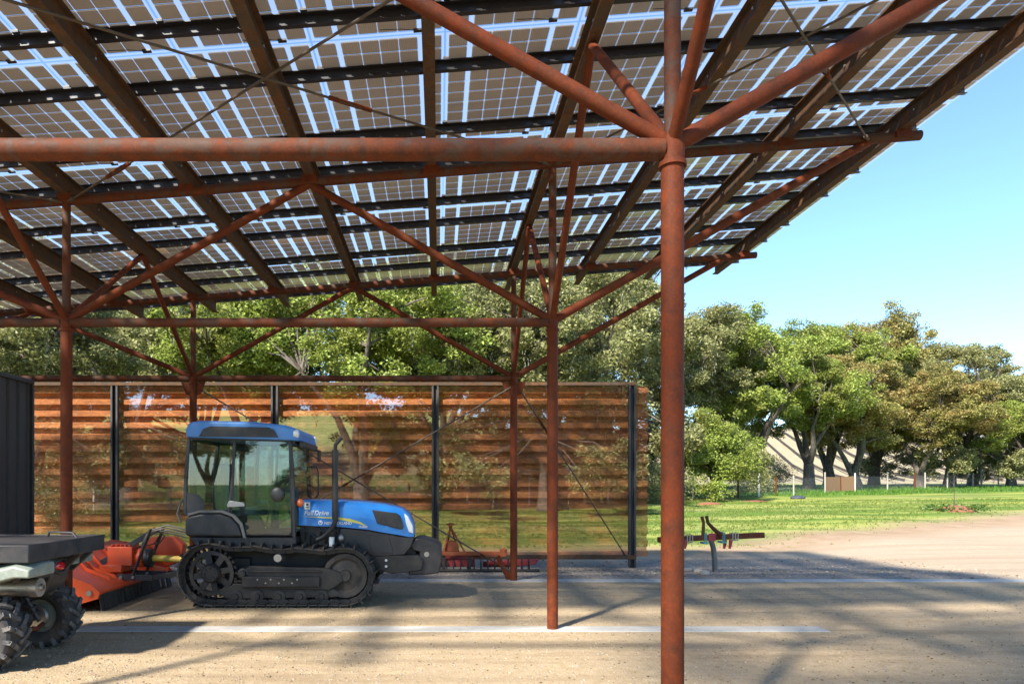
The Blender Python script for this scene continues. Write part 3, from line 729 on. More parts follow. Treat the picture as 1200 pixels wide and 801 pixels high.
for yy in (1, -1):
    b = MB(); q = hoodpts([(473.5, 601), (478, 605), (483.5, 616), (484, 625), (479, 623.5), (475, 612)], 0)
    y0_ = HY0 + .045 if yy == 1 else HY1 - .09; b.prism(q, y0_ - (.0 if yy == 1 else 0), y0_ + .05); b.build('headlight', 'lens', hood, .01)
# lower black engine side panel
b = MB(); b.prism(px([(398, 618), (430, 621), (455, 625.5), (472, 629), (485, 629.5), (482, 640), (474, 650), (440, 652), (398, 640)], HY0), HY0 + .01, HY1 - .01); ep = b.build('engine_panel', 'black_plastic', tr_, .015)
b = MB(); b.prism(px([(432, 626), (455, 627), (461, 648), (436, 647)], HY0 + .0), HY0 - .004, HY0 + .02); b.build('mesh_screen', 'black_frame', ep, .004)
b = MB(); b.prism(px([(350, 614), (399, 617), (399, 640), (350, 640)], HY0), HY0 + .06, HY1 - .06); b.build('engine_block', 'black_iron', tr_, .02)
b = MB()
for k in range(8): 
    p = px([(352 + 6 * k, 622 + (k % 3) * 4)], HY0)[0]; b.tube([(p[0], HY0 + .03, p[1] + .06), (p[0] + .06, HY0 + .02, p[1]), (p[0] + .05, HY0 + .05, p[1] - .12)], .012, 6)
b.build('engine_hoses', 'black_plastic', tr_)
b = MB(); p = px([(389, 634)], HY0)[0]; b.lathe([(0, -.06), (.035, -.06), (.038, .06), (0, .06)], (p[0], HY0 - .02, p[1]), 'Z', 16); b.build('oil_filter', 'white', tr_)
b = MB(); p = px([(400, 630)], HY0)[0]; b.blob((p[0], HY0 - .02, p[1]), (.04, .04, .06), 2); b.build('horn', 'steel', tr_)
# decals
def text_mesh(txt, size, x, y, z, name, m, parent, shear=0.0, bold=0):
    cu = bpy.data.curves.new(name, 'FONT'); cu.body = txt; cu.size = size; cu.shear = shear; cu.extrude = .0006; cu.offset = bold
    o = bpy.data.objects.new(name, cu); COL.objects.link(o); bpy.context.view_layer.update()
    me = bpy.data.meshes.new_from_object(o.evaluated_get(bpy.context.evaluated_depsgraph_get())); bpy.data.objects.remove(o)
    me.materials.clear(); me.materials.append(M[m]); o = bpy.data.objects.new(name, me); link(o, parent); o.location = (x, y, z); o.rotation_euler = (R(90), 0, 0); return o
dy = HY0 - .004
p = px([(356, 603)], HY0)[0]; text_mesh('Full', .088, p[0], dy, p[1], 'lettering', 'white', hood, .25, .002)
p = px([(368, 603)], HY0)[0]; text_mesh('Drive', .085, p[0], dy, p[1], 'lettering', 'white', hood, .25, .002)
b = MB(); b.prism(px([(357, 588), (363.5, 588), (363.5, 596.5), (357, 596.5)], HY0), dy - .004, dy); b.build('sticker', 'white', hood)
b = MB(); b.prism(px([(359, 589.5), (361.5, 589.5), (361.5, 592), (359, 592)], HY0), dy - .006, dy - .0045); b.prism(px([(358, 593.5), (362.5, 593.5), (362.5, 594.3), (358, 594.3)], HY0), dy - .006, dy - .0045); b.build('sticker_print', 'black_frame', hood)
p = px([(373, 614.5)], HY0)[0]; b = MB(); b.lathe([(0, 0), (.03, 0), (.03, .003), (0, .003)], (p[0] + .03, dy - .003, p[1] + .03), 'Y', 20); b.lathe([(0, -.002), (.0001, 0)], (p[0] + .03, dy, p[1] + .03), 'Y', 4); b.build('emblem', 'white', hood)
b = MB(); b.prism([(p[0] + .012, p[1] + .012), (p[0] + .02, p[1] + .048), (p[0] + .034, p[1] + .02), (p[0] + .05, p[1] + .045), (p[0] + .045, p[1] + .02), (p[0] + .03, p[1] + .008)], dy - .006, dy - .0045); b.build('emblem_mark', 'blue', hood)
p = px([(380, 614)], HY0)[0]; text_mesh('NEW HOLLAND', .05, p[0], dy, p[1], 'lettering', 'white', hood, 0, .0015)
p = px([(420, 618)], HY0)[0]; text_mesh('TK4050', .036, p[0] + .0, dy, p[1], 'lettering', 'white', hood, .2, .001)
b = MB(); b.prism(px([(352, 604.5), (395, 605.5), (410, 607.5), (422, 611), (432, 617.5), (420, 613), (408, 610.5), (395, 608)], HY0), dy, dy + .003); b.build('decal_stripe', 'yellow_vinyl', hood)
# exhaust
b = MB(); E = lambda x, y, dY=0: Vector(((x - VX) * (HY0 + dY) / F, HY0 - .06 + dY, EYE - (y - VY) * (HY0 + dY) / F))
b.tube([E(372, 632), E(380, 628), E(391, 617), E(394.5, 608), E(395, 598)], .032, 14)
b.tube([E(393.5, 608), E(393.5, 527)], .042, 18); b.tube([E(393.5, 528), E(394, 521), E(401, 513)], .026, 14); b.build('exhaust_pipe', 'black_iron', tr_)
# mirrors / rails at cab front
b = MB(); Q = lambda x, y, Y: ((x - VX) * Y / F, Y, EYE - (y - VY) * Y / F)
b.tube([Q(364, 546, 9.9), Q(371, 547, 9.9), Q(373, 553, 9.9), Q(373, 579, 9.9), Q(369, 584, 9.9)], .012, 8); b.build('grab_rail', 'black_frame', tr_)
b = MB(); b.tube([Q(362, 524, 9.95), Q(371, 523, 9.95)], .01, 6); b.box(Q(374, 534, 9.95), (.03, .14, .17)); b.build('mirror', 'black_plastic', tr_, .008)
b = MB(); b.blob(Q(352, 589, 8.9), (.05, .045, .055), 2); b.build('indicator', 'amber', tr_)
b = MB(); b.tube([Q(341, 600, 8.84), Q(343, 540, 8.84)], .008, 6); b.build('cab_grab_bar', 'black_frame', tr_)
# front weight and bracket
b = MB(); b.prism(px([(428, 650), (490, 650), (496, 656), (494, 668), (460, 672), (428, 664)], 9.1), 9.1, 9.8); fb = b.build('front_bracket', 'black_iron', tr_, .012)
for x, y in ((452.5, 656), (452.5, 663)): b = MB(); p = px([(x, y)], 9.1)[0]; b.lathe([(0, 0), (.018, 0), (.018, .015), (0, .015)], (p[0], 9.085, p[1]), 'Y', 10); b.build('bolt', 'white', fb)
b = MB(); b.prism(px([(480, 637), (488, 630), (497, 630), (513, 635), (518, 640), (518, 655), (515, 671), (500, 673), (478, 673), (482, 662), (490, 660), (492, 646), (484, 645)], 9.16), 9.16, 9.74); wt = b.build('front_weight', 'black_plastic', tr_, .018)
b = MB(); b.box(px([(502, 637)], 9.16)[0][:1] + (9.155,) + px([(502, 637)], 9.16)[0][1:], (.12, .012, .025)); b.build('hand_slot', 'black_frame', wt)
b = MB(); p = px([(500, 649)], 9.16)[0]; b.lathe([(0, 0), (.035, 0), (.035, .012), (0, .012)], (p[0], 9.146, p[1]), 'Y', 14); b.build('pin', 'steel', wt)
# three point linkage at the rear
for y in (9.2, 9.68):
    b = MB(); b.bar(W(208, 672, y), Vector((-3.84, y, .33)), .03, .07); b.build('lower_link', 'black_iron', tr_, .005)
b = MB(); 
for k, y in enumerate((9.3, 9.38, 9.5, 9.58)): 
    a = W(218, 620 + k * 3, y); b.tube([a, a + Vector((-.25, 0, .06)), a + Vector((-.5, 0, -.02 + k * .02)), a + Vector((-.6, 0, -.2)), a + Vector((-.55, 0, -.32))], .012, 6)
for k in range(2): a = W(212, 612, 9.2 + k * .1); b.tube([a, a + Vector((-.05, 0, .12)), a + Vector((0, 0, .28)), a + Vector((.1, 0, .38))], .014, 6)
b.build('hydraulic_hoses', 'hose', tr_)

# ------------------------------------------------------------------ orange flail mower
MX = -4.05
mo = thing('flail_mower', 'orange-red flail mower with black rubber flaps hitched behind the blue tractor', 'mower')
ymn, ymx = 8.42, 10.72
prof = [(-4.20, .24), (-4.28, .32), (-4.62, .45), (-4.80, .66), (-5.14, .71), (-5.37, .56), (-5.44, .3), (-5.42, .2), (-5.36, .28), (-5.29, .52), (-5.1, .66), (-4.82, .61), (-4.66, .41), (-4.32, .28), (-4.22, .2)]
b = MB(); b.prism(prof, ymn, ymx); hd = b.build('hood', 'orange', mo, .008)
for y in (8.95, 9.12, 9.34, 9.74, 10.2): b = MB(); b.prism([(-4.29, .31), (-4.33, .375), (-4.62, .49), (-4.79, .70), (-4.86, .66), (-4.7, .44)], y, y + .018); b.build('rib', 'orange', hd)
for y in (ymn, ymx - .02):
    b = MB(); b.prism([(-4.18, .25), (-4.27, .34), (-4.62, .47), (-4.8, .68), (-5.14, .725), (-5.37, .57), (-5.44, .2), (-5.3, .06), (-4.75, .06), (-4.5, .08), (-4.2, .17)], y - .006, y + .02); o = b.build('end_plate', 'orange', mo, .004)
    b = MB(); b.lathe([(0, 0), (.035, 0), (.035, .03), (0, .03)], (-4.30, y - .034, .24), 'Y', 12); b.build('bolt', 'steel', o)
    b = MB(); b.lathe([(0, 0), (.02, 0), (.02, .02), (0, .02)], (-4.62, y - .024, .32), 'Y', 10); b.build('bolt', 'steel', o)
b = MB(); n = 26
for k in range(n):
    y = ymn + .06 + (ymx - ymn - .12) * k / n; j = random.uniform(-.012, .012); ww = (ymx - ymn - .12) / n * .93
    b.loft([[(-4.22 + j, y, .22), (-4.22 + j, y + ww, .22), (-4.232 + j, y + ww, .22), (-4.232 + j, y, .22)], [(-4.18 + 2 * j, y, .01), (-4.18 + 2 * j, y + ww, .01), (-4.192 + 2 * j, y + ww, .01), (-4.192 + 2 * j, y, .01)]])
b.build('rubber_flaps', 'rubber_flap', mo)
b = MB(); b.lathe([(0, 0), (.11, 0), (.11, ymx - ymn - .1), (0, ymx - ymn - .1)], (-4.9, ymn + .05, .32), 'Y', 20); b.build('rotor', 'black_iron', mo)
b = MB(); b.lathe([(0, 0), (.09, 0), (.09, ymx - ymn), (0, ymx - ymn)], (-5.55, ymn, .11), 'Y', 18); b.box((-5.45, ymn + .1, .3), (.3, .03, .12)); b.box((-5.45, ymx - .1, .3), (.3, .03, .12)); b.build('rear_roller', 'black_iron', mo)
# gearbox and headstock
b = MB(); b.box((-4.36, 9.5, .60), (.34, .34, .26)); b.lathe([(0, .0), (.12, 0), (.14, .08), (.12, .12), (0, .12)], (-4.20, 9.5, .57), 'X', 20)
for k in range(5): b.box((-4.48 + k * .06, 9.5, .745), (.02, .3, .03))
b.lathe([(0, 0), (.075, 0), (.075, .8), (0, .8)], (-4.36, 9.6, .60), 'Y', 16)
b.prism([(-4.46, .42), (-4.44, .70), (-4.3, .80), (-3.98, .80), (-3.84, .68), (-3.86, .44), (-4.1, .34)], 10.25, 10.42); b.build('gearbox', 'orange', mo, .015)
b = MB(); b.box((-4.45, 9.5, .44), (.3, .5, .1)); b.build('gearbox_mount', 'orange', mo, .01)
b = MB(); b.lathe([(0, 0), (.05, 0), (.13, .02), (.13, .09), (.06, .11), (0, .11)], (-4.08, 9.5, .56), 'X', 20); b.build('shaft_guard', 'black_plastic', mo)
b = MB(); b.tube([(-3.99, 9.5, .56), (-3.3, 9.5, .53)], .045, 14); b.build('drive_shaft', 'yellow', mo)
apex = W(183, 620, 9.45)
b = MB(); b.bar(W(119, 659, 9.35), apex, .035, .075); b.build('top_link', 'black_frame', mo, .005)
for y in (9.22, 9.66):
    b = MB(); b.bar(Vector((-4.14, y, .33)), Vector((apex.x + .02, y, apex.z + .02)), .02, .07, Vector((0, 1, 0))); b.build('headstock_arm', 'black_frame', mo, .004)
    b = MB(); b.bar(Vector((-4.34, y, .335)), Vector((-3.86, y, .32)), .03, .08); hb_ = b.build('hitch_bracket', 'black_frame', mo, .005)
    for xx in (-4.28, -4.12): b = MB(); b.lathe([(0, 0), (.022, 0), (.022, .02), (0, .02)], (xx, y - .035, .335), 'Y', 10); b.build('bolt', 'steel', hb_)
b = MB(); 
for k in range(2): b.tube([apex + Vector((0, .05 * k, 0)), apex + Vector((.1, .05, -.1)), Vector((-3.9, 9.5, .85 - k * .1)), Vector((-4.0, 9.6, .75)), Vector((-4.2, 9.6, .7))], .009, 6)
b.build('cables', 'black_frame', mo)

# ------------------------------------------------------------------ four wheeled utility vehicle, left foreground
AX, AY0, AY1 = -3.82, 5.62, 6.78
at = thing('utility_vehicle', 'four wheeled utility vehicle with black cargo tray and knobbly tyres at left edge', 'utility vehicle')
def wheel(cx, y0, wd, R_=.315, out=-1):
    "tyre with chevron lugs, rim; out = side of the outer face"
    b = MB(); c = (cx, y0 + wd / 2, R_); h = wd / 2
    b.lathe([(.155, -h * .75), (.20, -h * .98), (.26, -h), (.285, -h * .88), (.295, -h * .6), (.298, 0), (.295, h * .6), (.285, h * .88), (.26, h), (.20, h * .98), (.155, h * .75), (.155, -h * .75)], c, 'Y', 44)
    n = 15; b.mi = 1
    for k in range(n):
        for s in (-1, 1):
            a = (k + (.5 if s > 0 else 0)) * 2 * math.pi / n
            for q, (aa, yy, rr) in enumerate(((.0, .10, .301), (.10, .46, .301), (.20, .84, .292))):
                a2 = a + aa; u = Vector((math.cos(a2), 0, math.sin(a2))); tdir = Vector((-math.sin(a2), 0, math.cos(a2)))
                m = Matrix((tdir, Vector((0, 1, 0)), u)).transposed() @ Matrix.Rotation(-.5 * s, 3, 'Z')
                b.box(Vector(c) + u * rr + Vector((0, s * yy * h, 0)), (.036, .46 * h, .03), m)
            a2 = a + .24; u = Vector((math.cos(a2), 0, math.sin(a2))); tdir = Vector((-math.sin(a2), 0, math.cos(a2)))
            b.box(Vector(c) + u * .268 + Vector((0, s * h * 1.0, 0)), (.036, .02, .055), Matrix((tdir, Vector((0, 1, 0)), u)).transposed())
    ty = b.build('wheel', ['tyre', 'lug'], at)
    b = MB(); b.lathe([(.158, -h * .7), (.15, -h * .6), (.13, -h * .45 * 1), (.13, h * .3), (.158, h * .7)], c, 'Y', 28)
    b.lathe([(.0, -h * .5), (.05, -h * .5), (.06, -h * .3), (.135, -h * .2), (.135, -h * .1), (0, -h * .1)], c, 'Y', 28)
    b.build('rim', 'camo', ty)
for cx in (AX, AX - 2.0):
    wheel(cx, AY0 + .0, .27); wheel(cx, AY1 - .27, .27)
b = MB(); am = (AY0 + AY1) / 2
b.tube([(AX, AY0 + .2, .315), (AX, AY1 - .2, .315)], .028, 12); b.lathe([(0, -.08), (.09, -.08), (.1, 0), (.09, .08), (0, .08)], (AX, am, .33), 'Y', 18); b.build('rear_axle', 'black_iron', at)
for y in (AY1 - .3, AY0 + .28):
    b = MB(); b.lathe([(0, -.03), (.11, -.03), (.12, 0), (.06, .03), (0, .03)], (AX, y, .315), 'Y', 18); b.build('brake_hub', 'steel', at)
    s = 1 if y < am else -1
    b = MB(); 
    for dx in (-.14, .14): b.tube([(AX + dx * .5, y, .26), (AX + dx, y + s * .22, .25), (AX + dx, y + s * .3, .27)], .02, 8)
    b.tube([(AX, y, .4), (AX - .05, y + s * .2, .42)], .016, 8); b.build('suspension_arm', 'rust_pipe', at)
    b = MB(); a_, c_ = Vector((AX + .1, y + s * .12, .3)), Vector((AX - .05, y + s * .2, .66)); b.tube([a_, c_], .02, 10)
    pts = [a_.lerp(c_, q / 60) + Vector((math.cos(q * .8) * .042, math.sin(q * .8) * .042, 0)) for q in range(10, 60)]; b.tube(pts, .008, 6); b.build('shock_absorber', 'black_frame', at)
# muffler
my = 6.02; b = MB(); b.lathe([(0, -.75), (.05, -.7), (.076, -.65), (.078, .0), (.076, .02)], (-3.56, my, .665), 'X', 24); mf = b.build('muffler', 'steel', at)
b = MB(); b.lathe([(.0, .0), (.02, .03), (.022, .06), (.03, .06), (.035, .03), (.082, .03), (.086, .0), (.086, -.04), (.076, -.05)], (-3.54, my, .665), 'X', 24); b.build('end_cap', 'steel', mf)
b = MB(); b.lathe([(.081, -.02), (.081, .02)], (-3.95, my, .665), 'X', 24); b.build('muffler_band', 'black_frame', mf)
# moulded fenders: wavy slabs under the tray
def fender(y0, y1, xe, m, z0=.78):
    rings = []
    for k, t_ in enumerate(np.linspace(0, 1, 9)):
        x = xe - .02 - t_ * 1.05; zz = z0 + .05 + .05 * math.sin(t_ * 7 + 1.2) + (-.03 if k == 0 else 0); th = .05 if k in (0, 8) else .075
        rings.append([(x, y0, zz - th), (x, y0, zz + th * .3), (x, (y0 + y1) / 2, zz + th), (x, y1, zz + th), (x, y1, zz - th)])
    b = MB(); b.loft(rings); return b.build('fender', m, at, .015, smooth=50, segs=3)
fender(5.60, 5.98, -3.34, 'camo'); fender(6.62, 7.0, -3.52, 'camo'); fender(5.60, 5.98, -5.35, 'camo'); fender(6.62, 7.0, -5.35, 'camo')
b = MB(); b.prism([(AX + .10, .70), (AX + .20, .70), (AX + .24, .88), (AX + .14, .92), (AX - .4, .90), (AX - .4, .76)], AY0 + .50, AY1 - .12); b.build('tail_cover', 'black_plastic', at, .03)
y = 6.5; b = MB(); b.prism([(-3.78, .52), (-3.66, .56), (-3.60, .70), (-3.60, .90), (-3.78, .92)], y - .15, y + .15); tlh = b.build('tail_light_housing', 'black_plastic', at, .03, segs=3)
b = MB(); b.blob((-3.595, y, .80), (.022, .10, .042), 3); b.build('tail_light', 'red_lens', tlh)
b = MB(); b.tube([(-3.595, y + .125 * math.cos(a), .80 + .068 * math.sin(a)) for a in np.linspace(0, 2 * math.pi, 21)], .016, 8); b.build('tail_light_surround', 'black_plastic', tlh)
# cargo tray
b = MB(); tz = 1.06; ty0, ty1 = AY0 + .02, AY1 + .12; tx1 = AX + .43; tx0 = tx1 - 1.15
b.box(((tx0 + tx1) / 2, (ty0 + ty1) / 2, tz - .13), (tx1 - tx0, ty1 - ty0, .02))
for x in (tx0, tx1): b.box((x, (ty0 + ty1) / 2, tz - .065), (.025, ty1 - ty0, .15))
for y in (ty0, ty1): b.box(((tx0 + tx1) / 2, y, tz - .065), (tx1 - tx0 + .02, .025, .149))
tray = b.build('cargo_tray', 'black_plastic', at, .008)
b = MB(); b.box(((tx0 + tx1) / 2, (ty0 + ty1) / 2, tz - .005), (tx1 - tx0 - .04, ty1 - ty0 - .04, .02)); b.build('tray_lid', 'black_frame', tray, .006)
b = MB(); yh = ty1 - .25; b.tube([(tx1 - .42, yh, tz), (tx1 - .40, yh, tz + .05), (tx1 - .12, yh - .1, tz + .05), (tx1 - .08, yh - .1, tz)], .012, 8); b.build('tray_handle', 'black_frame', tray)
for y in (ty0 + .2, ty1 - .35, ty1 - .15): b = MB(); b.bar((tx1 - .05, y, tz - .14), (tx1 - .25, y, .74), .04, .05); b.build('tray_support', 'black_frame', at, .005)
# front half (mostly beyond the frame)
b = MB(); b.box((AX - 1.0, am, .42), (1.9, .42, .22)); b.build('vehicle_chassis', 'black_iron', at, .02)
b = MB(); b.loft([[(AX - x_, am - w_, z0_), (AX - x_, am + w_, z0_), (AX - x_, am + w_ * .8, z1_), (AX - x_, am - w_ * .8, z1_)] for x_, w_, z0_, z1_ in ((.55, .2, .62, .86), (.9, .18, .6, .88), (1.3, .2, .58, .98), (1.7, .3, .55, 1.0), (2.2, .32, .5, .86), (2.35, .2, .5, .7))]); b.build('vehicle_body', 'camo', at, .03)
b = MB(); b.prism([(AX - .6, .86), (AX - 1.3, .88), (AX - 1.28, .98), (AX - .62, .99)], am - .16, am + .16); b.build('seat', 'grey_seat', at, .04)
b = MB(); b.tube([(AX - 1.35, am - .38, 1.16), (AX - 1.45, am - .2, 1.13), (AX - 1.5, am, 1.1), (AX - 1.45, am + .2, 1.13), (AX - 1.35, am + .38, 1.16)], .013, 8); b.tube([(AX - 1.5, am, 1.1), (AX - 1.65, am, .8)], .03, 8); b.build('handlebar', 'black_frame', at)

# ------------------------------------------------------------------ rusty implement by the far row
im = thing('farm_rake_frame', 'rusty orange low farm implement with A-frame hitch on the gravel before the screen', 'farm implement')
D = 12.75
def I(x, y, d=D): return W(x, y, d)
b = MB(); b.bar(I(505, 648), I(594, 648), .10, .07); b.bar(I(505, 650, D + .7), I(592, 650, D + .7), .10, .07)
b.bar(I(506, 648), I(506, 650, D + .7), .08, .07); b.bar(I(560, 648), I(560, 650, D + .7), .08, .07)
b.build('frame', 'orange_rust', im, .008)
b = MB(); b.tube([I(590, 643, D), I(590, 651, D)], .07, 14); b.blob(I(590.5, 645), (.06, .06, .06), 2); b.build('end_bearing', 'orange_rust', im)
ap = I(528, 617, D + .1)
for x, d in ((519, D), (545, D), (523, D + .65), (538, D + .65)):
    b = MB(); b.bar(ap, I(x, 647, d), .03, .05, Vector((0, 1, 0))); b.build('hitch_leg', 'orange_rust', im, .004)
b = MB(); b.box(ap + Vector((0, 0, .03)), (.07, .1, .10)); b.tube([ap + Vector((-.08, 0, .05)), ap + Vector((.08, 0, .05))], .02, 8); b.build('hitch_head', 'orange_rust', im, .006)
b = MB(); pts = [(-.13, 0), (-.13, .1)] + [(.13 * -math.cos(a), .1 + .08 * math.sin(a)) for a in np.linspace(.2, math.pi - .2, 8)] + [(.13, .1), (.13, 0)]; c = I(529.5, 646); b.prism([(c.x + p[0], c.z + p[1]) for p in pts], D + .05, D + .4); b.build('gear_cover', 'orange_rust', im, .01)
b = MB(); b.prism(px([(512, 655), (556, 655), (556, 664), (512, 664)], D), D + .05, D + .6); b.prism(px([(566, 658), (600, 656), (632, 655), (628, 661), (600, 664), (566, 664)], D + .3), D + .3, D + .45); b.build('deck', 'red_paint', im, .01)
b = MB(); 
for k in range(15):
    x = 508 + k * 8; c = I(x, 668, D + .1); c.z = ground_z(c.x, c.y) + .12; b.lathe([(0, -.02), (.13, -.01), (.13, .0), (0, .01)], c, 'X', 16)
b.tube([I(504, 668), I(632, 668)], .03, 8); b.build('disc_gang', 'black_iron', im)
b = MB(); 
for x in (520, 550): 
    for d in (D, D + .6): b.bar(I(x, 650, d), (I(x, 668, d).x, d, ground_z(I(x, 668, d).x, d)), .06, .03)
b.build('legs', 'black_iron', im)
# tine bar on a leaning stake
tb = thing('tine_toolbar', 'rusty toolbar with clamps and red label on a leaning grey shank beside the gravel', 'farm tool')
D = 12.3; gz = ground_z(W(838, 0, D).x, D)
b = MB(); b.bar(I(771, 632), I(895, 626.5), .10, .10); b.build('toolbar', 'rust_pipe', tb, .008)
b = MB(); p0 = I(838, 672); p0.z = gz - .03; b.loft([[p + o_ for o_ in (Vector((-.035, -.05, 0)), Vector((.035, -.05, 0)), Vector((.035, .05, 0)), Vector((-.035, .05, 0)))] for p in (p0, I(837.5, 655), I(836, 642), I(833, 632))]); b.build('shank', 'hose', tb, .006)
b = MB(); b.tube([I(823, 632, D - .06), I(824, 624, D - .06), I(824.5, 612, D - .06), I(822.5, 605, D - .06)], [.035, .03, .028, .03], 8); b.tube([I(845, 627, D - .06), I(836, 619, D - .06), I(829.5, 612, D - .06), I(828, 604, D - .06)], [.045, .035, .03, .03], 8); b.build('hitch_fork', 'rust_pipe', tb)
b = MB(); b.box(I(834.5, 629, D - .065), (.13, .02, .14)); b.build('label_plate', 'red_paint', tb, .004)
b = MB(); 
for x in (824, 845): 
    c = I(x, 629.3 - (x - 833) * .045, D); b.tube([c + Vector((.0, .08, .08)), c + Vector((0, -.08, .08)), c + Vector((0, -.08, -.1))], .012, 6); b.tube([c + Vector((.03, .08, .08)), c + Vector((.03, -.08, .08)), c + Vector((.03, -.08, -.1))], .012, 6); b.box(c + Vector((.015, 0, -.09)), (.08, .2, .03))
b.build('clamp', 'teal', tb)
b = MB()
for x in (804, 807, 810, 857, 860, 863): c = I(x, 629.3 - (x - 833) * .045, D); b.tube([c + Vector((.0, .065, .065)), c + Vector((0, -.065, .065)), c + Vector((0, -.065, -.07)), c + Vector((0, .065, -.07))], .009, 6)
b.build('bolts', 'steel', tb)
for x in (804, 850, 856.5):
    b = MB(); c = I(x, 634, D - .03); b.tube([c + Vector((0, 0, .03)), c + Vector((-.01, 0, -.06)), c + Vector((-.025, 0, -.13))], [.035, .03, .022], 8); b.build('tine', 'red_paint', tb)

# ------------------------------------------------------------------ stones
def stone(x, y, r, lab):
    b = MB(); b.blob((0, 0, 0), (r, r * .8, r * .6), 3, 0); 
    for v in b.bm.verts: 
        n = math.sin(v.co.x * 31 + r * 90) * .12 + math.sin(v.co.y * 43 + 1) * .1 + math.sin(v.co.z * 37 + 2) * .1; v.co *= 1 + n
    o = b.build('stone', 'stone', None, smooth=60, loc=(x, y, ground_z(x, y) + r * .25)); tag(o, lab, 'stone', 'stones by the toolbar')
p = W(811, 661, 13); stone(p.x, 13.3, .14, 'largest pale stone on the gravel left of the leaning shank')
p = W(822, 668, 12.4); stone(p.x, 12.55, .08, 'small flat stone between the largest stone and the shank foot')
p = W(829, 672, 12); stone(p.x, 12.1, .09, 'tan stone right against the left side of the shank foot')
# loose gravel
def scatter_stones(name, n, fx, smin, smax, m):
    base = []; b = bmesh.new(); bmesh.ops.create_icosphere(b, subdivisions=1, radius=1); bv = np.array([v.co[:] for v in b.verts]); bf = np.array([[v.index for v in f.verts] for f in b.faces]); b.free()
    V, Fc = [], []
    for k in range(n):
        x, y = fx(); s = smin * (smax / smin) ** (random.random() ** 2.2)
        a = random.random() * 6.28; q = bv * np.array([s, s * random.uniform(.6, 1), s * random.uniform(.4, .7)]) * (1 + rng.uniform(-.18, .18, (len(bv), 1)))
        ca, sa = math.cos(a), math.sin(a); q = np.column_stack((q[:, 0] * ca - q[:, 1] * sa + x, q[:, 0] * sa + q[:, 1] * ca + y, q[:, 2] + ground_z(x, y) + s * .15))
        Fc.append(bf + len(bv) * k); V.append(q)
    V = np.concatenate(V); Fc = np.concatenate(Fc); me = bpy.data.meshes.new(name)
    me.vertices.add(len(V)); me.vertices.foreach_set('co', V.ravel()); me.loops.add(Fc.size); me.loops.foreach_set('vertex_index', Fc.ravel().astype(np.int32))
    me.polygons.add(len(Fc)); me.polygons.foreach_set('loop_start', np.arange(0, Fc.size, 3, dtype=np.int32)); me.update(calc_edges=True); me.materials.append(m); return tag(link(bpy.data.objects.new(name, me)), kind='stuff')
def make_pebble():
    t = NT('pebbles'); g = t.n('ShaderNodeNewGeometry'); c = t.ramp(g.outputs['Random Per Island'], [(0, (.10, .075, .05)), (.35, (.24, .18, .115)), (.8, (.36, .30, .22)), (1, (.26, .25, .23))]); return t.done(t.bsdf(c, .9, 0, None, .2))
M['pebble'] = make_pebble()
def f_far():
    while True:
        x, y = random.uniform(-10, 10.5), random.uniform(11.5, 16.5)
        return x, y
def f_near():
    while True:
        y = 4.6 + 6.6 * random.random() ** 1.2; x = random.uniform(-.66 * y, .9 * y)
        if abs(y - 7.43) > .15: return x, y
scatter_stones('gravel', 6500, f_far, .008, .035, M['pebble']).name = 'grey_gravel'
scatter_stones('gravel', 26000, f_near, .003, .014, M['pebble']).name = 'loose_gravel'

# ------------------------------------------------------------------ foliage
def leaf_mesh(name, C, ln, wd, m, droop=False):
    n = len(C); d = rng.normal(size=(n, 3)); 
    if droop: d = np.column_stack((rng.normal(0, .12, n), rng.normal(0, .12, n), -np.ones(n)))
    else: d[:, 2] *= .6
    d /= np.linalg.norm(d, axis=1)[:, None]
    e = rng.normal(size=(n, 3)); e -= d * (e * d).sum(1)[:, None]; e /= np.linalg.norm(e, axis=1)[:, None]
    L = (ln * rng.uniform(.6, 1.3, n))[:, None] / 2; Wd = (wd * rng.uniform(.7, 1.3, n))[:, None] / 2
    up = np.cross(d, e) * L * .25
    V = np.stack((C + d * L, C + e * Wd + up, C - d * L, C - e * Wd + up), 1).reshape(-1, 3)
    me = bpy.data.meshes.new(name); me.vertices.add(4 * n); me.vertices.foreach_set('co', V.ravel())
    me.loops.add(4 * n); me.loops.foreach_set('vertex_index', np.arange(4 * n, dtype=np.int32)); me.polygons.add(n)
    me.polygons.foreach_set('loop_start', np.arange(0, 4 * n, 4, dtype=np.int32)); me.update(calc_edges=True); me.materials.append(m); return me
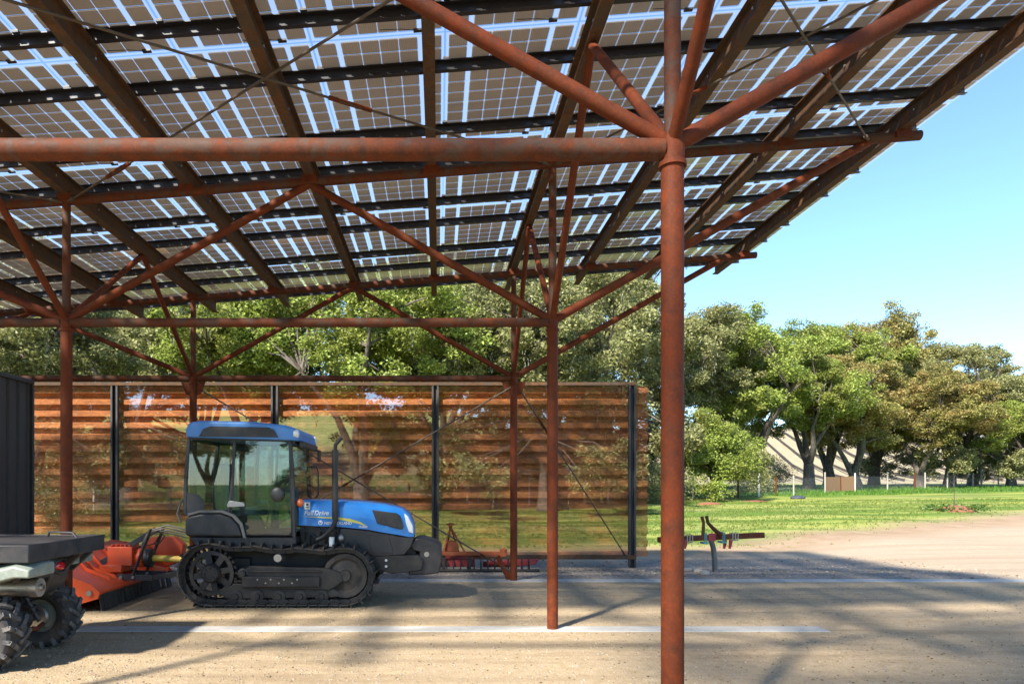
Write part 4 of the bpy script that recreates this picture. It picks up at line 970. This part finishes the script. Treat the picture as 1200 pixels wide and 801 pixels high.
def oak_proto(seed, H=12.0, RX=6.0, K=70, base=3.0, sub=9, leaves=120, trunk_r=.42, forks=4, leafl=.175, openness=.0, moss=600, skirt=.3):
    "returns (trunk mesh, clump centres array -> crown points, moss points)"
    rs = random.Random(seed); nr = np.random.default_rng(seed)
    zc = (H + base) / 2; rz = (H - base) / 2
    cl = []
    lobes = [(rs.uniform(-.35, .35) * RX, rs.uniform(-.35, .35) * RX, zc + rs.uniform(-.3, .35) * rz, rs.uniform(.5, .72)) for _ in range(7)]
    while len(cl) < K:
        lx, ly, lz, ls = rs.choice(lobes)
        v = Vector((rs.gauss(0, 1), rs.gauss(0, 1), rs.gauss(0, 1))).normalized() * (rs.random() ** .35)
        p = Vector((lx + v.x * RX * ls, ly + v.y * RX * ls, lz + v.z * rz * ls * 1.05))
        if p.z < base * .8 or p.z > H - .3: continue
        if all((p - q).length > .85 for q in cl): cl.append(p)
        elif rs.random() < .05: cl.append(p)
    for k in range(int(K * skirt)):          # drooping outer branches
        a = rs.uniform(0, 6.28); r = RX * rs.uniform(.55, 1.02); cl.append(Vector((math.cos(a) * r, math.sin(a) * r, rs.uniform(base * .45, base * 1.25))))
    # limbs
    b = MB(); fk = base * .62; tp = [Vector((0, 0, -.4)), Vector((rs.uniform(-.1, .1), 0, fk * .4)), Vector((rs.uniform(-.25, .25), rs.uniform(-.2, .2), fk))]
    b.tube(tp, [trunk_r * 1.35, trunk_r, trunk_r * .85], 12)
    limbs = []
    for k in range(forks):
        a = 2 * math.pi * (k + rs.uniform(-.25, .25)) / forks; tgt = Vector((math.cos(a) * RX * .55, math.sin(a) * RX * .55, zc + rs.uniform(-.2, .5) * rz))
        mid = tp[-1].lerp(tgt, .45) + Vector((rs.uniform(-.4, .4), rs.uniform(-.4, .4), .5)); pts = [tp[-1] - Vector((0, 0, .2)), tp[-1].lerp(mid, .5) + Vector((rs.uniform(-.25, .25), rs.uniform(-.25, .25), 0)), mid, tgt]
        b.tube(pts, [trunk_r * .62, trunk_r * .46, trunk_r * .33, trunk_r * .12], 8)
        for q in range(6): limbs.append((pts[1].lerp(mid, q / 5) if q < 3 else mid.lerp(tgt, (q - 2) / 4)))
    for p in cl:
        q = min(limbs, key=lambda s: (s - p).length); m_ = q.lerp(p, .5) + Vector((rs.uniform(-.3, .3), rs.uniform(-.3, .3), rs.uniform(-.1, .4)))
        b.tube([q, m_, p], [.07, .045, .015], 5, cap=False)
    o = b.build('trunk', 'bark', None, smooth=60); tm = o.data; bpy.data.objects.remove(o)
    C = []
    for p in cl:
        r = rs.uniform(.75, 1.35)
        for s in range(sub):
            v = nr.normal(size=3); v /= np.linalg.norm(v); sc = np.array(p[:]) + v * np.array([r, r, r * .62]) * rs.uniform(.5, 1)
            n = int(leaves * rs.uniform(.5, 1.4)); w_ = nr.normal(size=(n, 3)); w_ /= np.linalg.norm(w_, axis=1)[:, None]
            C.append(sc + w_ * (nr.random((n, 1)) ** .5) * np.array([.50, .50, .34]) * rs.uniform(.8, 1.3))
    C = np.concatenate(C)
    mossC = []
    for _ in range(moss // 12):
        p = rs.choice(cl); 
        c0 = np.array([p.x + rs.uniform(-.9, .9), p.y + rs.uniform(-.9, .9), p.z - rs.uniform(.1, .7)])
        for q in range(12): mossC.append(c0 + np.array([rs.gauss(0, .05), rs.gauss(0, .05), -q * .07 + rs.gauss(0, .03)]))
    return tm, C, np.array(mossC) if mossC else None
protos = {}
def proto(key, matname, **kw):
    tm, C, mo_ = oak_proto(**kw); ll = kw.get('leafl', .175)
    protos[key] = (tm, leaf_mesh('crown', C, ll, ll * .5, M[matname]), leaf_mesh('hanging_moss', mo_, .16, .035, M['moss'], True) if mo_ is not None else None)
proto('A_green', 'leaf_green', seed=1, skirt=.0, K=95, RX=6.2, H=13, base=2.2, moss=900)
proto('B_green', 'leaf_green', seed=2, skirt=.0, K=70, RX=5.6, H=12, base=3.4, moss=700)
proto('A_olive', 'leaf_olive', seed=3, K=85, RX=6.2, H=13, base=3.0, moss=3000)
proto('B_olive', 'leaf_olive', seed=4, K=75, RX=5.6, H=12.5, base=3.0, forks=5, moss=2400)
proto('A_brown', 'leaf_brown', seed=5, skirt=.0, K=100, RX=6.2, H=12.5, base=1.9, moss=500)
proto('B_brown', 'leaf_brown', seed=6, skirt=.0, K=85, RX=5.7, H=11.5, base=2.0, forks=3, moss=400)
proto('shrub', 'leaf_green', seed=8, skirt=.1, K=34, RX=2.3, H=5.2, base=1.2, forks=3, trunk_r=.33, moss=0, leaves=130, leafl=.14)
def oak(key, xpx, d, s, rz, label, top=None):
    X_ = (xpx - VX) * d / F; z = ground_z(X_, d)
    t_ = thing('oak_tree', label, 'tree', (X_, d, z - .05), 'oaks beyond the lawn', rz); tm, cm, mm = protos[key]
    t_.scale = (s, s, s * (top or 1))
    for nm, md in (('trunk', tm), ('crown', cm), ('hanging_moss', mm)):
        if md is not None:
            o = link(bpy.data.objects.new(nm, md), t_)
            if nm == 'hanging_moss': o['kind'] = 'stuff'
T = [
 # behind the screen, left to right
 ('A_olive', -150, 36, 1.15, 0, 'olive oak mostly cut off by the left edge of the view', 1),
 ('B_olive', 20, 27, .95, 1, 'mossy olive oak hanging over the left end of the screen above the shed', 1),
 ('A_olive', 150, 40, 1.15, 2.5, 'dark olive oak behind the second screen post', 1),
 ('B_green', 300, 34, 1.1, .7, 'bright green oak seen above the tractor cab', 1.05),
 ('A_green', 425, 31, .98, 3.6, 'bright green oak whose trunk shows through the screen above the exhaust', 1.0),
 ('B_olive', 520, 44, 1.2, 2.2, 'grey olive oak between the two middle screen posts', 1.05),
 ('A_olive', 640, 33, .98, 4.4, 'grey olive oak rising behind the middle thin column', 1.02),
 ('B_olive', 712, 43, 1.2, .4, 'tall grey olive oak behind the right end of the screen', 1.12),
 ('B_green', 240, 58, 1.3, 5, 'far green oak showing between the nearer left oaks', 1),
 ('A_brown', 60, 60, 1.2, 4, 'far bronze oak behind the shed corner', 1),
 ('A_olive', 600, 62, 1.2, 1.2, 'far oak on the slope behind the thin columns', 1),
 # right of the near column
 ('shrub', 842, 41, 1.0, 0, 'small rounded bright green oak with thick trunk just right of the near column', 1),
 ('A_olive', 796, 50, 1.0, 1.5, 'dark oak behind the small rounded oak, its trunk hidden', 1.05),
 ('A_green', 882, 51, 1.12, 5.1, 'leafy green oak above the left end of the wire fence', .98),
 ('B_green', 948, 53, 1.0, 1.1, 'green oak with pale trunk standing at the fence left of the burlap', 1),
 ('A_green', 972, 60, 1.15, 4.0, 'deep green oak with leaning trunk behind the pale trunked fence oak', 1.05),
 ('B_brown', 1003, 55, 1.02, .3, 'bronze oak directly behind the brown burlap on the fence', 1.0),
 ('A_brown', 1024, 64, 1.15, 5.3, 'tallest bronze oak between the burlap and the sapling stake', 1.22),
 ('B_brown', 1078, 58, 1.0, 2.0, 'olive bronze oak with forked trunk left of the sapling mound', .92),
 ('A_olive', 1112, 60, 1.08, 3.0, 'olive oak rising behind the sapling mound', .98),
 ('B_brown', 1140, 66, 1.1, 4.1, 'bronze oak behind the lamp pole at right', .98),
 ('A_olive', 1185, 62, .9, .9, 'olive oak with thick dark trunk at the right edge of the lawn', .9),
 ('B_green', 1215, 56, .78, 1.9, 'lower green oak cut by the right edge of the view', .92),
 ('B_olive', 1250, 72, 1.0, 3.3, 'far olive oak beyond the right edge of the row', 1),
]
for a in T: oak(*a[:5], label=a[5], top=a[6])
# oak standing behind the photographer: its broken shade lies over the near right of the pad
protos['sparse'] = (lambda r: (r[0], leaf_mesh('crown', r[1], .2, .1, M['leaf_green']), None))(oak_proto(seed=21, H=13.5, RX=4.8, K=44, base=6.5, sub=8, leaves=60, trunk_r=.26, moss=0, skirt=0))
t_ = thing('oak_tree', 'sparse oak standing behind the camera, shading the near gravel', 'tree', (-1.6, -5.4, 0)); tm, cm, mm = protos['sparse']
link(bpy.data.objects.new('trunk', tm), t_); link(bpy.data.objects.new('crown', cm), t_)
for k, (x, y, key, s_) in enumerate(((-16, -30, 'B_green', .8), (-3, -38, 'A_olive', .75), (10, -34, 'B_olive', .7), (-30, -42, 'A_green', .9), (24, -40, 'B_green', .8), (-12, -55, 'A_olive', .9), (4, -60, 'A_brown', .9))):  # unseen oaks added to give the cab glass something to reflect
    t_ = thing('oak_tree', ['green oak', 'olive oak', 'second olive oak', 'broad green oak', 'small green oak', 'far olive oak', 'far bronze oak'][k] + ' added unseen behind the camera for glass reflections', 'tree', (x, y, 0), 'unseen oaks added for reflections', k); t_.scale = (s_,) * 3
    for nm, md in (('trunk', protos[key][0]), ('crown', protos[key][1])): link(bpy.data.objects.new(nm, md), t_)
# far tree line on the hill
for k, (x, d, s) in enumerate(((1175, 110, .9), (1195, 118, 1.0), (1215, 112, .9), (700, 120, 1), (860, 125, .8))):
    key = ('B_olive', 'A_olive')[k % 2]; X_ = (x - VX) * d / F
    t_ = thing('oak_tree', ['hazy oak on the hill at far right', 'second hazy oak on the hill at far right', 'outermost hazy oak on the hill at far right', 'hill oak far behind the thin columns', 'hill oak far behind the small rounded oak'][k], 'tree', (X_, d, ground_z(X_, d) - .2), 'oaks on the far hill', k * 1.3); t_.scale = (s,) * 3
    for nm, md in (('trunk', protos[key][0]), ('crown', protos[key][1])): link(bpy.data.objects.new(nm, md), t_)
# low shrubs by the fence
def bush(xpx, d, r, label, key='weed'):
    X_ = (xpx - VX) * d / F; n = int(1500 * r * r) + 300; v = rng.normal(size=(n, 3)); v /= np.linalg.norm(v, axis=1)[:, None]
    lump = 1 + .25 * np.sin(v[:, :1] * 5 + xpx) * np.cos(v[:, 1:2] * 4)
    C = v * (rng.random((n, 1)) ** .4) * np.array([r, r * .8, r * .75]) * lump; C[:, 2] += r * .6; C = C[C[:, 2] > 0]
    o = bpy.data.objects.new('bush', leaf_mesh('bush', C, .12, .06, M[key])); link(o); o.location = (X_, d, ground_z(X_, d) - .05); tag(o, label, 'bush', 'bushes along the tree line')
bush(885, 47, 1.5, 'round olive bush between the small oak and the fence', 'leaf_olive')
bush(770, 38, 1.8, 'green bush just beyond the right end of the screen', 'leaf_olive')
bush(55, 24, 1.6, 'grey green bush behind the screen at its left end', 'leaf_olive'); bush(905, 62, 2.0, 'low bush in tree shade above the wire fence', 'leaf_olive')
# grass
def grass(name, n, fx, h, m):
    P_ = np.array([(x, y, ground_z(x, y)) for x, y in (fx() for _ in range(n))]); k = 3; P_ = np.repeat(P_, k, 0); n = len(P_)
    P_[:, :2] += rng.normal(0, .03, (n, 2)); a = rng.uniform(0, 6.28, n); w_ = .008 + P_[:, 1] * .0003; hh = h * rng.uniform(.4, 1.3, n)
    A = P_ + np.column_stack((np.cos(a) * w_, np.sin(a) * w_, np.zeros(n))); B = P_ - np.column_stack((np.cos(a) * w_, np.sin(a) * w_, np.zeros(n)))
    Tt = P_ + np.column_stack((rng.normal(0, .35, n) * hh, rng.normal(0, .35, n) * hh, hh)); V = np.stack((A, B, Tt), 1).reshape(-1, 3)
    me = bpy.data.meshes.new(name); me.vertices.add(3 * n); me.vertices.foreach_set('co', V.ravel()); me.loops.add(3 * n); me.loops.foreach_set('vertex_index', np.arange(3 * n, dtype=np.int32))
    me.polygons.add(n); me.polygons.foreach_set('loop_start', np.arange(0, 3 * n, 3, dtype=np.int32)); me.update(calc_edges=True); me.materials.append(m); return tag(link(bpy.data.objects.new(name, me)), kind='stuff')
M['grass_blade'] = make_leaf('grass blades', (.10, .17, .025), (.22, .25, .06), (.16, .21, .045), .4)
M['grass_lush'] = make_leaf('lush grass blades', (.06, .15, .018), (.14, .27, .035), (.10, .2, .03), .4)
def f_lawn():
    while True:
        y = 19 + 22 * random.random() ** 1.3; x = random.uniform(-.72 * y, .92 * y); e = max(17.6, .60 * x + 13.6) + 2.6 + random.gauss(0, 1.2)
        if y > e and (math.sin(x * 1.3 + y * .4) * math.sin(y * 1.9 - x * .3) > -.55): return x, y
grass('lawn_grass', 26000, f_lawn, .07, M['grass_blade'])
def f_rough():
    while True:
        y = random.uniform(39, 60); x = random.uniform(-.72 * y, .92 * y)
        if y > 38.5 + .28 * x: return x, y
grass('tall_grass', 22000, f_rough, .22, M['grass_lush'])

# vineyard rows on the far hill
b = MB()
for k in range(46):
    x0 = 12 + k * 3.1; pts = []
    for q in range(9):
        y = 86 + q * 11; x = x0 + (y - 86) * .30 - 6
        pts.append((x, y, ground_z(x, y)))
    for p, q in zip(pts, pts[1:]):
        b.bar(Vector(p) + Vector((0, 0, .4)), Vector(q) + Vector((0, 0, .4)), .12, .35)
tag(b.build('vineyard_rows', 'bark', None), kind='stuff')
# road behind the fence
b = MB(); pts = [(-20, 47), (0, 48), (20, 50), (26, 53), (36, 60), (50, 66), (80, 74)]
for p, q in zip(pts, pts[1:]):
    for k in range(4):
        a = (p[0] + (q[0] - p[0]) * k / 4, p[1] + (q[1] - p[1]) * k / 4); c = (p[0] + (q[0] - p[0]) * (k + 1) / 4, p[1] + (q[1] - p[1]) * (k + 1) / 4)
        b.quad([(a[0], a[1] - .9, ground_z(a[0], a[1] - .9) + .05), (c[0], c[1] - .9, ground_z(c[0], c[1] - .9) + .05), (c[0], c[1] + .9, ground_z(c[0], c[1] + .9) + .05), (a[0], a[1] + .9, ground_z(a[0], a[1] + .9) + .05)])
tag(b.build('path', 'concrete', None), kind='structure')
# fence
fe = thing('wire_fence', 'low wire mesh fence with mixed white and red stakes in front of the oaks', 'fence')
FP = [(-60, 34, 0), (30, 34, 0), (110, 34, 1), (200, 34, 0), (300, 35, 1), (400, 36, 0), (480, 36, 0), (560, 37, 0), (620, 37, 1), (685, 38, 1), (712, 38, 1), (760, 40, 0), (812, 41.5, 0), (865, 43.5, 2), (889, 44, 1), (909, 45.5, 2), (930, 46.5, 0), (967, 49, 0), (985, 50.5, 2), (1002, 51.5, 1), (1040, 53.5, 0), (1072, 55, 2), (1084, 55.5, 0), (1110, 57, 0), (1140, 58, 0), (1170, 60, 0), (1205, 61, 0)]
prev = None
for i, (x, d, c) in enumerate(FP):
    X_ = (x - VX) * d / F; z = ground_z(X_, d); h = 1.25 + .12 * ((i * 7) % 3)
    b = MB(); b.tube([(X_, d, z - .1), (X_ + random.uniform(-.04, .04), d, z + h)], .055, 8); b.build('post', ['post_wood', 'post_white', 'rust_red'][c], fe)
    if prev is not None:
        bb = MB(); a = prev
        bb.quad([(a[0], a[1], a[2] + .05), (X_, d, z + .05), (X_, d, z + 1.15), (a[0], a[1], a[2] + 1.15)])
        bur = x in (985, 1002); bb.build('burlap_sheet' if bur else 'wire_panel', 'burlap' if bur else 'wiremesh', fe, smooth=0)
    prev = (X_, d, z)
# lamp pole
d = 60; X_ = (1150 - VX) * d / F; z = ground_z(X_, d)
lp = thing('lamp_pole', 'thin pole with white lamp head in front of the oaks at right', 'lamp pole', (X_, d, z))
b = MB(); b.tube([(0, 0, 0), (0, 0, 4.1)], .07, 8); b.build('pole', 'post_wood', lp)
b = MB(); b.box((0, -.1, 4.35), (.6, .4, .45)); b.build('lamp_head', 'white', lp, .04)
# sapling mound
d = 31.0; X_ = (1118 - VX) * d / F; z = ground_z(X_, d)
sm = thing('sapling_mound', 'mulched mound with a bare sapling and weeds on the lawn at right', 'sapling', (X_, d, z))
M['mulch'] = mat_paint('bark mulch', (.24, .10, .06), .95, .1, 0, .8, (.1, .06, .04), 0, 2)
b = MB(); b.blob((0, 0, 0), (.85, .8, .28), 4, .03); b.build('mulch', 'mulch', sm, smooth=80)
b = MB(); b.tube([(0, 0, .2), (.02, 0, .9), (-.02, 0, 1.7)], [.022, .016, .006], 6)
for q in range(7): a = random.random() * 6; zz = .7 + q * .13; b.tube([(0, 0, zz), (.14 * math.cos(a), .14 * math.sin(a), zz + .16)], .005, 4)
b.build('stem', 'bark', sm)
C = np.column_stack((rng.uniform(-1, 1, 900), rng.uniform(-.8, .8, 900), rng.uniform(.05, .3, 900))); C = C[(C[:, 0] ** 2 + C[:, 1] ** 2 > .45)]; C[:, 0] *= 1.1
link(bpy.data.objects.new('weeds', leaf_mesh('weeds', C, .16, .07, M['weed'])), sm)
for x, d_, r_, lab in ((831, 37.5, .65, 'low mound of orange soil in the grass below the small rounded oak'), (884, 39.5, .75, 'flat scrape of brown soil in the grass left of the white stake')):
    b = MB(); b.blob((0, 0, 0), (r_, r_ * .7, .12 if x < 850 else .07), 3, .05); p = (x - VX) * d_ / F; o = b.build('soil_mound', 'mulch', None, smooth=70, loc=(p, d_, ground_z(p, d_) + .01)); tag(o, lab, 'soil mound')
b = MB(); b.blob((0, 0, .08), (.45, .25, .13), 3, .12); p = (935 - VX) * 42 / F; tag(b.build('tarp_bundle', mat_paint('blue black tarp', (.04, .05, .08), .5), None, loc=(p, 42, ground_z(p, 42))), 'small dark blue bundle lying in the grass below the fence', 'bundle')
